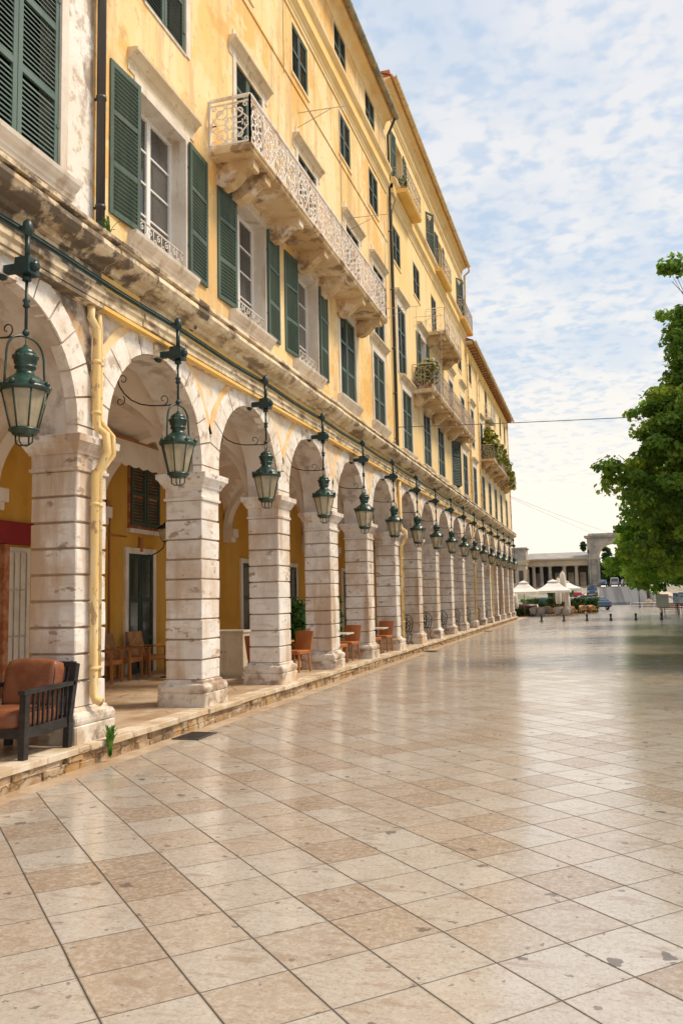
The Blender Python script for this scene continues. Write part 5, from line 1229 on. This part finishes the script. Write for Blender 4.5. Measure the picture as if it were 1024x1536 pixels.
def furled(x,y,h,w,mat,label,z=0):
    r=empty('furled_parasol',(x,y,z),label,'parasol','furled parasols')
    m=M(); prof=[]; n=14
    vs=[];fs=[]
    lv=[(.5,.62),(.62,.8),(.80,.9),(.9,1.),(.95,1.),(.98,.9),(1.0,.5),(1.02,.05)]
    lv=[(.30,.8),(.38,1.0),(.55,.95),(.72,.85),(.84,.80),(.92,.7),(.97,.45),(1.0,.08)]
    for zz,rr_ in lv:
        for k in range(n):
            a=2*PI*k/n; q=w/2*rr_*(1+.16*(1 if k%2 else -1)); vs.append((q*math.cos(a),q*math.sin(a),h*zz))
    for i in range(len(lv)-1):
        for k in range(n): fs.append((i*n+k,i*n+(k+1)%n,(i+1)*n+(k+1)%n,(i+1)*n+k))
    m.add(vs,fs,True); link('canopy',m,r,mats=[mat]); m=M(); m.tube([(0,0,0),(0,0,h*1.03)],.035,8); m.stack([(0,.3,.3),(.07,.27,.27)],ch=.03); link('pole',m,r,mats=['wood']); return r
furled(-2.75,77,3.85,.62,'canvas','tall beige furled parasol standing between the white parasols')
furled(-3.15,76.6,3.3,.5,'canvas','shorter beige furled parasol left of the tall beige one')
furled(-6.85,74.5,2.2,.7,'white_canvas','white furled parasol beside the end of the arcade')
furled(-2.35,75,2.25,.42,'white_canvas','slim white furled parasol in front of the beige ones')
def tubchair(mat):
    r=empty('wicker_chair',(0,0,0),'','chair')
    m=M(); n=14; vs=[];fs=[]
    for q,(rad,z) in enumerate(((.30,.20),(.33,.45),(.36,.80),(.31,.80),(.28,.46),(.27,.42))):
        for i in range(n+1):
            a=-PI*.12+PI*1.24*i/n; hh=1 if z<.5 else (.76+.24*math.sin(max(0,min(PI,(a))))) ; vs.append((rad*math.cos(a),rad*math.sin(a)*.95,z*hh))
    for q in range(5):
        for i in range(n): fs.append((q*(n+1)+i,q*(n+1)+i+1,(q+1)*(n+1)+i+1,(q+1)*(n+1)+i))
    m.add(vs,fs,True); link('backrest',m,r,mats=[mat])
    m=M(); m.stack([(.34,.27,.27),(.36,.29,.29),(.43,.29,.29),(.44,.27,.27)],ch=.08); link('seat',m,r,mats=[mat])
    for sx in (-1,1):
        for sy in (-1,1): l=M(); l.bar((sx*.24,sy*.24,.36),(sx*.25,sy*.25,0),.04,.04); link('leg',l,r,mats=[mat])
    return r
tg=tubchair('rattan_grey'); tr=tubchair('rattan'); tr.name='rattan_chair'
G1='grey wicker tub chairs of the terrace'; G2='honey rattan chairs of the terrace'
gl=[(-5.15,73.3,PI+.2,'leftmost grey wicker tub chair, near the left end of the terrace'),(-4.5,73.2,PI-.1,'second grey wicker tub chair from the left, beside the leftmost one'),(-3.15,73.0,PI+.1,'grey wicker tub chair right of the parasol pole, left one of the near pair'),(-2.45,73.0,PI-.15,'grey wicker tub chair at the right of the near pair'),(-2.2,74.4,PI/2+.3,'grey wicker tub chair turned sideways behind the near pair'),(-4.2,74.2,-.4,'grey wicker tub chair just left of the parasol pole')]
for i,(x,y,rz,l) in enumerate(gl): placed(tg,i>0,(x,y,0),rz,l,G1)
rl=[(-5.0,76.2,.3),(-4.3,76.4,-.3),(-3.7,76.1,1.2),(-3.0,76.3,.2),(-2.2,76.0,-.6),(-1.9,75.4,1.4),(-4.8,75.1,2.2),(-1.2,80.0,.4),(-.75,80.6,-.3),(-.35,80.2,.5),(-1.0,81.6,2.),(-2.4,78.9,0.)]
names=['leftmost honey rattan chair of the row behind the grey ones','second honey rattan chair from the left behind the grey ones','honey rattan chair behind the pole of the middle parasol','honey rattan chair right behind the pole of the middle parasol','honey rattan chair in front of the slim white furled parasol','orange tinted rattan chair at the right end of the grey group','rattan chair between the two grey groups on the left','left one of the rattan chairs standing apart in front of the hedge end','middle one of the rattan chairs standing apart in front of the hedge end','right one of the rattan chairs standing apart near the blue car','rearmost of the rattan chairs standing apart near the hedge end','rattan chair under the farthest parasol']
for i,((x,y,rz),l) in enumerate(zip(rl,names)): placed(tr,i>0,(x,y,0),rz,l,G2)
bt=[(-4.65,74.9,'bistro table between the grey and rattan chairs at the left of the terrace'),(-3.0,74.4,'bistro table behind the near pair of grey wicker chairs'),(-.6,80.9,'bistro table among the rattan chairs standing apart')]
for x,y,l in bt: placed(it,True,(x,y,0),0,l,'marble topped bistro tables')
# brown lounge sofa with white roll cushion
r=empty('lounge_sofa',(-6.0,75.2,0),'dark brown lounge sofa with a white roll cushion at the left of the terrace','sofa')
m=M(); m.stack([(.15,1.05,.42),(.45,1.08,.45),(.47,1.0,.4)],ch=.06); link('seat',m,r,mats=['brown_sofa'])
m=M(); m.tube([(-1.0,.3,.75),(1.0,.3,.72)],.30,14); link('backrest',m,r,mats=['brown_sofa'])
m=M(); m.lathe([(.0,-.04),(.2,-.03),(.27,0),(.27,.06),(.2,.09),(0,.1)],(1.02,.3,.72),16,axis='x'); link('roll_cushion',m,r,mats=['white_canvas'])
for sx in (-1,1): m=M(); m.box(sx*.95-.04,sx*.95+.04,-.35,.35,0,.15); link('leg',m,r,mats=['iron'])
# low planter hedge by the last pier
def hedge(x0,x1,y0,y1,z,h,label,seed,z0=0):
    r=empty('hedge',((x0+x1)/2,(y0+y1)/2,z),label,'hedge','clipped hedges')
    hx,hy=(x1-x0)/2,(y1-y0)/2; m=M(); m.stack([(0,hx*.9,hy*.8),(h*.2,hx*.94,hy*.88),(h*.8,hx*.93,hy*.85),(h*.93,hx*.85,hy*.6)],ch=min(hx,hy)*.3,jit=.05,seed=seed); link('core',m,r,mats=['hedge'])
    g=random.Random(seed); cl=[]
    for _ in range(int(40+hx*26)):
        x=g.uniform(-hx,hx); side=g.random()
        if side<.6: cl.append((x,-hy+.12,g.uniform(.1,h*.95),.22))
        else: cl.append((x,g.uniform(-hy,hy),h*.95+.04*math.sin(x*3),.22))
    leaves('foliage',cl,40,.15,'leaf_dark',seed,r,flat=1,up=.3,lo=.2,hi=1)
    return r
hedge(-7.0,-.9,82.2,83.4,0,1.35,'long dark clipped hedge behind the café terrace',61)
hedge(-1.0,.15,84.5,85.6,0,1.3,'bright green end of the hedge in front of the blue car',62)
hedge(-6.6,-5.2,75.6-2.4,76.0-2.4,0,.5,'low green planter hedge beside the last pier',63)
hedge(-6.5,-3,120,121.5,0,3.0,'dark hedge before the left wing of the palace',64)
# bollards
def bollard():
    r=empty('bollard',(0,0,0),'','bollard','short black bollards across the square')
    m=M(); m.lathe([(.10,0),(.115,.02),(.115,.06),(.08,.09),(.065,.12),(.06,.26),(.075,.28),(.075,.30),(.055,.315)],(0,0,0),14); link('post',m,r,mats=['iron'])
    m=M(); m.lathe([(.0,.31),(.055,.32),(.085,.35),(.095,.39),(.08,.43),(.05,.455),(0,.465)],(0,0,0),14); link('cap',m,r,mats=['iron']); return r
bo=bollard()
for i,(x,y,l) in enumerate([(-3.62,59.0,'first short black bollard from the left'),(-2.16,59.3,'second short black bollard from the left'),(-.66,59.7,'third short black bollard from the left'),(.89,59.9,'fourth short black bollard from the left'),(2.5,60.2,'fifth short black bollard from the left'),(4.15,60.6,'rightmost short black bollard')]): placed(bo,i>0,(x,y,0),0,l,None)
# sign boards, benches, railing on the right
def board(x,y,w,h,z0,mat,label,rz=0):
    r=empty('sign_board',(x,y,0),label,'sign board','sign boards at the right edge',rz=rz)
    m=M(); m.box(-w/2,w/2,-.03,.03,z0,z0+h); link('panel',m,r,mats=[mat])
    m=M(); e=.035; m.box(-w/2-e,w/2+e,-.04,.04,z0+h,z0+h+e); m.box(-w/2-e,w/2+e,-.04,.04,z0-e,z0); m.box(-w/2-e,-w/2,-.04,.04,z0,z0+h); m.box(w/2,w/2+e,-.04,.04,z0,z0+h); link('frame',m,r,mats=['iron_grey'])
    for s in (-.15,.15): m=M(); m.box(s*w-.03,s*w+.03,-.03,.03,0,z0-e); link('leg',m,r,mats=['wood'])
    return r
board(5.0,71,.86,.98,.65,'sign_grey','large grey sign board on legs at the right edge',.0)
board(6.35,75,.40,.85,.85,'sign_blue','narrow blue sign board right of the grey one')
board(7.0,77,.42,1.05,.7,'sign_blue','blue and white poster board at the extreme right edge')
def bench(x,y,rz,label):
    r=empty('bench',(x,y,0),label,'bench','slatted benches at the right edge',rz=rz)
    m=M(); 
    for i in range(4): m.box(-.8,.8,-.22+i*.12,-.13+i*.12,.42,.46)
    link('seat',m,r,mats=['bench_red']); m=M()
    for i in range(3): m.bar((-.8,.27+.03*i,.56+i*.14),(.8,.27+.03*i,.56+i*.14),.03,.09)
    link('backrest',m,r,mats=['bench_red'])
    for s in (-1,1): m=M(); m.bar((s*.65,-.2,0),(s*.65,-.2,.42),.05,.05); m.bar((s*.65,.2,0),(s*.65,.36,.92),.05,.05); link('leg',m,r,mats=['iron']); 
    return r
bench(5.65,72.5,.15,'red brown slatted bench right behind the grey sign board'); bench(7.0,73.6,-.1,'red brown slatted bench at the extreme right edge')
r=empty('white_railing',(6.0,98,0),'low white metal railing in front of the boulders','railing')
for i in range(5): m=M(); m.box(-2.4+i*1.2-.03,-2.4+i*1.2+.03,-.03,.03,0,.7); link('post',m,r,mats=['iron_white'])
m=M(); m.tube([(-2.4,0,.7),(2.4,0,.7)],.04,6); m.tube([(-2.4,0,.4),(2.4,0,.4)],.03,6); link('rail',m,r,mats=['iron_white'])
def boulder(x,y,s,mat,label,seed):
    import bmesh
    bm=bmesh.new(); bmesh.ops.create_icosphere(bm,subdivisions=3,radius=1); rr=random.Random(seed)
    from mathutils import noise
    for v in bm.verts: v.co*=1+.28*noise.noise(v.co*1.4+Vector((seed,0,0)))+.08*noise.noise(v.co*4); v.co=Vector((v.co.x*s[0],v.co.y*s[1],max(v.co.z,-.3)*s[2]))
    me=bpy.data.meshes.new('boulder'); bm.to_mesh(me); bm.free(); me.materials.append(MT[mat]); o=link('boulder',me,None,(x,y,s[2]*.25)); tag(o,label,'boulder','boulders beyond the square'); return o
boulder(6.3,112,(.75,.7,.75),'rock','brown rounded boulder right of the road',4); boulder(8.0,112,(1.6,1.0,.85),'palace_grey','long grey boulder beside the brown one',7)
def lamp_post(x,y,h,label):
    r=empty('lamp_post',(x,y,rise(y)),label,'lamp post','lamp posts by the road'); m=M(); m.lathe([(.14,0),(.14,.3),(.07,.4),(.05,h-.6)],(0,0,0),10); link('post',m,r,mats=['iron'])
    m=M(); m.lathe([(.06,h-.6),(.16,h-.5),(.2,h-.15),(.12,h-.02),(.0,h+.1)],(0,0,0),8); link('lamp_head',m,r,mats=['lantern']); return r
lamp_post(5.1,110,2.6,'dark lamp post on the right kerb of the road'); lamp_post(-.9,150,7.5,'grey lamp post in front of the left pier of the stone arch')

# ------------------------------------------------------------------ cars
def car(x,y,z,rz,paint,label,van=False):
    r=empty('parked_car',(x,y,z),label,'car','cars parked beyond the square',rz=rz); L=2.1; W=.84
    m=M()
    prof=[(-L,.35),(-L,.72),(-L+.12,.86),(-L*.55,.93),(-.55*L+.75,1.38),(.15,1.45),(L*.55,1.40),(L*.92,.98),(L,.90),(L,.35)] if not van else [(-L,.35),(-L,.85),(-L+.5,1.0),(-L+.95,1.75),(L*.6,1.85),(L*.98,1.8),(L,.9),(L,.35)]
    secs=[(-W,.86),(-W*.93,1),(W*.93,1),(W,.86)]
    vs=[];fs=[]; n=len(prof)
    for yy,k in secs:
        for px,pz in prof:
            tum=1-.16*max(0,pz-.9); vs.append((px*(1 if k==1 else .985),yy*tum,.35+(pz-.35)*(1 if k==1 else .94)))
    for s in range(3):
        for i in range(n): j=(i+1)%n; fs.append((s*n+i,s*n+j,(s+1)*n+j,(s+1)*n+i))
    fs+=[tuple(range(n)),tuple(range(3*n,4*n))]
    m.add(vs,fs); link('body',m,r,mats=[paint])
    m=M()
    for s in (-1,1):
        yy=s*W*.955
        if not van:
            for a,b,c,d in ((-L*.55+.35,-.05,.02,0),(.03,L*.62,0,0)):
                q=[(a+.02,.97),(b,.97),(b,1.34),(max(a,-.55*L+.75),1.32)] if a<0 else [(a,.97),(b,.97),(L*.5,1.33),(a,1.36)]
                v=[(px,s*(W*.945*(1-.16*(pz-.9))+.004),pz) for px,pz in q]; m.add(v,[(0,1,2,3)])
        else:
            q=[(-L+.6,1.05),(L*.8,1.05),(L*.8,1.62),(-L+1.0,1.62)]; m.add([(px,s*(W*.945*(1-.16*(pz-.9))+.006),pz) for px,pz in q],[(0,1,2,3)])
    if not van: m.add([(-L*.55+.06,-.70,.99),(-L*.55+.06,.70,.99),(-.55*L+.72,.62,1.37),(-.55*L+.72,-.62,1.37)],[(0,1,2,3)]); m.add([(L*.9,-.68,1.03),(L*.9,.68,1.03),(L*.58,.6,1.39),(L*.58,-.6,1.39)],[(0,1,2,3)])
    else: m.add([(-L+.48,-.72,1.02),(-L+.48,.72,1.02),(-L+.9,.62,1.7),(-L+.9,-.62,1.7)],[(0,1,2,3)]); m.add([(L*1.005,-.68,1.05),(L*1.005,.68,1.05),(L*.99,.62,1.65),(L*.99,-.62,1.65)],[(0,1,2,3)])
    for i,(px,py,pz) in enumerate(list(m.v)): 
        m.v[i]=(px+(.012 if px>L*.85 else -.012 if px<-L*.5 and abs(py)<.75 else 0),py,pz+(.012 if abs(py)<.75 else 0))
    link('window',m,r,mats=['glass'])
    for sx in (-1,1):
        for sy in (-1,1):
            w=M(); w.lathe([(.30,-.1),(.32,-.08),(.32,.08),(.30,.1)],(sx*L*.62,sy*(W-.08),.32),18,axis='y'); o=link('wheel',w,r,mats=['rubber']); w=M(); w.lathe([(.19,-.105),(.2,-.1),(.2,.1),(.19,.105)],(sx*L*.62,sy*(W-.08),.32),12,axis='y'); link('rim',w,o,mats=['chrome'])
    for sy in (-1,1):
        m=M(); m.box(-L-.012,-L+.05,sy*.62-.15,sy*.62+.15,.62,.76); link('headlight',m,r,mats=['lampwhite']); m=M(); m.box(L-.05,L+.012,sy*.66-.12,sy*.66+.12,.68,.86); link('tail_light',m,r,mats=['lampred'])
    m=M(); m.box(-L-.03,L+.03,-W*.9,W*.9,.34,.48); link('bumper',m,r,mats=['rubber'])
    return r
MT['pblue']=carpaint('blue_car_paint',(.03,.09,.20)); MT['pwhite']=carpaint('white_car_paint',(.75,.76,.76)); MT['pred']=carpaint('red_car_paint',(.42,.012,.015)); MT['pdark']=carpaint('dark_grey_car_paint',(.05,.055,.065)); MT['psilver']=carpaint('silver_car_paint',(.45,.47,.48))
car(-.15,97,0,PI/2+PI+.5,'pblue','blue estate car parked beside the bright green hedge end')
car(-3.0,104,0,.1,'psilver','pale silver car parked behind the long hedge')
car(-3.5,139,rise(139),.15,'pred','red car parked in front of the palace columns')
car(-1.9,133,rise(133)+.0,.3,'pdark','dark grey car between the red one and the stone arch')
car(-.55,146,rise(146),PI/2,'pblue','dark blue van parked at the foot of the stone arch',van=True)
car(1.35,176,rise(176),PI/2,'pblue','small blue car at the far left side of the road crest')
car(3.7,178,rise(178),-PI/2,'pwhite','white van driving over the crest of the road',van=True)
car(5.9,174,rise(174),PI/2+.1,'pdark','dark car behind the white van on the road crest')
car(-6.4,105,0,0,'pblue','blue car hidden behind the left parasol',)

# ------------------------------------------------------------------ palace colonnade and stone arch
PY=165
r=empty('palace_colonnade',(-7.5,PY,0),'long grey stone palace portico with columns at the end of the square','palace')
def pp(name,m,mat,fix=True): return wpart(name,m,[mat],r,fix)
zb=rise(PY)
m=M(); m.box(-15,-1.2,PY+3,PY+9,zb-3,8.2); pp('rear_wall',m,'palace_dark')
m=M(); m.box(-15,-1.2,PY-.6,PY+3,zb-3,zb+.25); m.box(-15,-1.2,PY-.9,PY-.6,zb-3,zb+.1); pp('steps',m,'palace')
m=M(); m.extr([(PY-.45,7.1),(PY-.55,7.15),(PY-.5,7.6),(PY-.52,8.0),(PY-.75,8.15),(PY-.95,8.3),(PY-.98,8.5),(PY+3,8.55),(PY+3,7.1)],-12.2,-1.05,axis='x'); pp('entablature',m,'palace')
m=M(); m.add([(-12.3,PY-.9,8.52),(-1.1,PY-.9,8.52),(-1.1,PY+4,9.85),(-12.3,PY+4,9.85),(-1.1,PY+9,8.5),(-12.3,PY+9,8.5)],[(0,1,2,3),(3,2,4,5)]); pp('roof',m,'palace_roof',fix=False)
for i,x in enumerate((-11.2,-9.75,-8.15,-5.5,-3.3)):
    m=M(); m.lathe([(.42,zb+.25),(.42,zb+.4),(.36,zb+.5),(.35,zb+2),(.30,6.65),(.34,6.75),(.32,6.85),(.42,6.98),(.45,7.0)],(x,PY,0),16); m.box(x-.48,x+.48,PY-.48,PY+.45,7.0,7.1); pp('column',m,'palace' if i not in (1,2) else 'palace_grey')
for x,y in ((-13,0),(-10.5,0),(-6.8,0),(-4.4,0),(-2.2,0)):
    m=M(); m.box(x-.55,x+.55,PY+2.93,PY+3.0,zb+.3,5.9); pp('doorway',m,'palace_grey')
# left pavilion, projecting
m=M(); m.box(-17.5,-12.2,PY-6,PY+3,zb-3,7.3); o=pp('pavilion',m,'palace')
m=M(); m.extr([(-17.7,7.3),(-12.1,7.3),(-12.0,7.7),(-11.85,7.9),(-11.7,8.2),(-17.7,8.2)],PY-6.3,PY+3.2); pp('pavilion_cornice',m,'palace')
m=M(); m.box(-17,-12.1,PY-5.2,PY+1,8.2,10.4,tp=.15); m.box(-17.2,-11.95,PY-5.35,PY+1.1,10.4,10.65); pp('attic',m,'palace_grey')
for y in (PY-4.6,PY-2.3,PY-.1):
    m=M(); m.box(-12.205,-12.12,y-.5,y+.5,zb+.5,6.4); m.box(-12.21,-12.05,y-.68,y-.5,zb+.3,6.5); m.box(-12.21,-12.05,y+.5,y+.68,zb+.3,6.5); pp('niche',m,'palace_grey')
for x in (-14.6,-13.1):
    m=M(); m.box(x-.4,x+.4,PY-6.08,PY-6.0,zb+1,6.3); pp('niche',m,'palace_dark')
# arch
r=empty('stone_arch',(2.4,PY,0),'tall weathered stone gate arch spanning the road','arch')
XL,XR,XC,RR_=-1.15,8.0,3.55,2.55
m=M(); zs=8.45; top=12.2; x0,x1=XC-RR_,XC+RR_; n=24
for yy in (PY-1.1,PY+1.6):
    lo=[(XL,zb-3),(x0,zb-3)]; vs=[];fs=[]
    pts=[(x0,zs)]+[(XC-RR_*math.cos(PI*i/n),zs+RR_*math.sin(PI*i/n)) for i in range(n+1)]
    for px,pz in pts: vs+=[(px,yy,pz),(px,yy,top)]
    for i in range(len(pts)-1): fs.append((2*i,2*i+2,2*i+3,2*i+1))
    m.add(vs,fs); m.add([(XL,yy,zb-3),(x0,yy,zb-3),(x0,yy,top),(XL,yy,top)],[(0,1,2,3)]); m.add([(x1,yy,zb-3),(XR,yy,zb-3),(XR,yy,top),(x1,yy,top)],[(0,1,2,3)])
pts=[(x0,zb-3)]+[(XC-RR_*math.cos(PI*i/n),zs+RR_*math.sin(PI*i/n)) for i in range(n+1)]+[(x1,zb-3)]
vs=[];fs=[]
for px,pz in pts: vs+=[(px,PY-1.1,pz),(px,PY+1.6,pz)]
for i in range(len(pts)-1): fs.append((2*i,2*i+2,2*i+3,2*i+1))
m.add(vs,fs); 
for x in (XL,XR): m.add([(x,PY-1.1,zb-3),(x,PY+1.6,zb-3),(x,PY+1.6,top),(x,PY-1.1,top)],[(0,1,2,3)])
m.add([(XL,PY-1.1,top),(XR,PY-1.1,top),(XR,PY+1.6,top),(XL,PY+1.6,top)],[(0,1,2,3)])
wpart('arch_wall',m,['palace_grey'],r,fix=False)
m=M(); m.box(XL-.12,x0+.2,PY-1.3,PY+1.8,8.15,8.45); m.box(x1-.2,XR+.12,PY-1.3,PY+1.8,8.15,8.45); wpart('impost',m,['palace'],r)
m=M(); m.box(XL-.35,XR+.35,PY-1.45,PY+1.95,12.2,12.45); m.box(XL-.5,XR+.5,PY-1.6,PY+2.1,12.45,12.62); m.box(XL+.2,XR-.2,PY-1.2,PY+1.7,12.62,13.0,tp=.1); wpart('cornice',m,['palace_grey'],r)
m=M()
for i in range(n+1):
    a=PI*i/n; 
rg=[(XC-q*math.cos(PI*i/n),PY-1.12,zs+q*math.sin(PI*i/n)) for i in range(n+1) for q in (RR_,RR_+.45)]
m.add(rg,[(2*i,2*i+2,2*i+3,2*i+1) for i in range(n)]); m.add([(x,y-.05,z) for x,y,z in rg],[(2*i,2*i+2,2*i+3,2*i+1) for i in range(n)]); wpart('archivolt',m,['palace'],r,fix=False)
for s in (-.85,.75):
    m=M(); m.lathe([(.26,zb+.2),(.24,zb+1),(.2,7.9),(.3,8.1)],(s,PY-1.35,0),12); wpart('column',m,['palace_grey'],r)

# ------------------------------------------------------------------ sky, sun, camera
SUN_EL=R(55); SUN_AZ=R(64)   # azimuth from +Y towards +X
w=bpy.data.worlds.new('World'); sc.world=w; w.use_nodes=True; nt=w.node_tree; nt.nodes.clear(); L=nt.links
out=_n(nt,'ShaderNodeOutputWorld'); bg=_n(nt,'ShaderNodeBackground'); bg.inputs['Strength'].default_value=.12
sky=_n(nt,'ShaderNodeTexSky'); sky.sky_type='NISHITA'; sky.sun_disc=False; sky.sun_elevation=SUN_EL; sky.sun_rotation=SUN_AZ; sky.air_density=1.3; sky.dust_density=2.0; sky.ozone_density=1.2
tc=_n(nt,'ShaderNodeTexCoord'); sep=_n(nt,'ShaderNodeSeparateXYZ'); L.new(tc.outputs['Generated'],sep.inputs[0])
def mth(op,a,b=None):
    n=_n(nt,'ShaderNodeMath',operation=op)
    for i,x in enumerate((a,b)):
        if x is None: continue
        if isinstance(x,(int,float)): n.inputs[i].default_value=x
        else: L.new(x,n.inputs[i])
    return n.outputs[0]
z=mth('MAXIMUM',sep.outputs[2],.0); zz=mth('ADD',z,.12); cx=mth('DIVIDE',sep.outputs[0],zz); cy=mth('DIVIDE',sep.outputs[1],zz)
cv=_n(nt,'ShaderNodeCombineXYZ'); L.new(cx,cv.inputs[0]); L.new(cy,cv.inputs[1])
def nzs(scale,det,ro=.55,dist=0,off=0,vec=None):
    mp=_n(nt,'ShaderNodeMapping'); mp.inputs['Location'].default_value=(off,off*.7,off*.3); L.new(vec or cv.outputs[0],mp.inputs[0])
    n=_n(nt,'ShaderNodeTexNoise'); n.inputs['Scale'].default_value=scale; n.inputs['Detail'].default_value=det; n.inputs['Roughness'].default_value=ro; n.inputs['Distortion'].default_value=dist; L.new(mp.outputs[0],n.inputs['Vector']); return n.outputs['Fac']
def rng(x,lo,hi,a=0,b=1,sm=False):
    n=_n(nt,'ShaderNodeMapRange'); L.new(x,n.inputs[0]); 
    if sm: n.interpolation_type='SMOOTHSTEP'
    for i,q in enumerate((lo,hi,a,b)): n.inputs[i+1].default_value=q
    return n.outputs[0]
puff=rng(nzs(24,4,.45,.1,3),.30,.58,sm=True); big=rng(nzs(3.6,4,.5,0,8),.34,.66,sm=True)
cl=mth('ADD',mth('MULTIPLY',puff,mth('ADD',mth('MULTIPLY',big,.30),.36)),mth('ADD',mth('MULTIPLY',big,.22),.14)); 
hz=rng(sep.outputs[2],.30,.04,0,.78,sm=True)   # thicker veil low over the horizon
cl=mth('MINIMUM',mth('ADD',cl,hz),1)
# cloud colour: white overhead, warm cream towards the horizon, lighter towards the sun
warm=_n(nt,'ShaderNodeValToRGB'); e=warm.color_ramp.elements; e[0].position=.0; e[0].color=(1.42,1.24,1.0,1); e[1].position=.62; e[1].color=(.93,.95,1,1)
k=e.new(.11); k.color=(1.25,1.15,1.0,1); k=e.new(.26); k.color=(1.05,1.04,1.02,1); L.new(sep.outputs[2],warm.inputs[0])
cm=_n(nt,'ShaderNodeVectorMath',operation='SCALE'); L.new(warm.outputs[0],cm.inputs[0]); cm.inputs['Scale'].default_value=5.7
sk=_n(nt,'ShaderNodeMixRGB'); sk.inputs[0].default_value=.75; L.new(sky.outputs[0],sk.inputs[1]); sk.inputs[2].default_value=(3.5,4.45,5.6,1)
mx=_n(nt,'ShaderNodeMixRGB'); L.new(cl,mx.inputs[0]); L.new(sk.outputs[0],mx.inputs[1]); L.new(cm.outputs[0],mx.inputs[2])
L.new(mx.outputs[0],bg.inputs[0]); L.new(bg.outputs[0],out.inputs[0])
sl=bpy.data.lights.new('sun','SUN'); sl.energy=3.0; sl.angle=R(15); sl.color=(1,.82,.60); so=bpy.data.objects.new('sun',sl); COL.objects.link(so)
d=Vector((math.sin(SUN_AZ)*math.cos(SUN_EL),math.cos(SUN_AZ)*math.cos(SUN_EL),math.sin(SUN_EL))); so.rotation_euler=d.to_track_quat('Z','Y').to_euler(); so.location=(0,0,30)
cd=bpy.data.cameras.new('camera'); co=bpy.data.objects.new('camera',cd); COL.objects.link(co); sc.camera=co
yaw,pit,rol=.2912,.1028,-.0215
fw=Vector((-math.sin(yaw)*math.cos(pit),math.cos(yaw)*math.cos(pit),math.sin(pit))); rt=Vector((math.cos(yaw),math.sin(yaw),0)); up=rt.cross(fw)
r2=rt*math.cos(rol)+up*math.sin(rol); u2=-rt*math.sin(rol)+up*math.cos(rol)
co.matrix_world=Matrix(((r2.x,u2.x,-fw.x,0),(r2.y,u2.y,-fw.y,0),(r2.z,u2.z,-fw.z,1.88),(0,0,0,1)))
cd.sensor_fit='HORIZONTAL'; cd.sensor_width=36; cd.lens=1256.28/1024*36; cd.clip_start=.05; cd.clip_end=3000
sc.view_settings.view_transform='Standard'; sc.view_settings.look='None'; sc.view_settings.exposure=.37; sc.view_settings.gamma=1
sc.cycles.max_bounces=8; sc.cycles.transparent_max_bounces=12; sc.cycles.diffuse_bounces=4
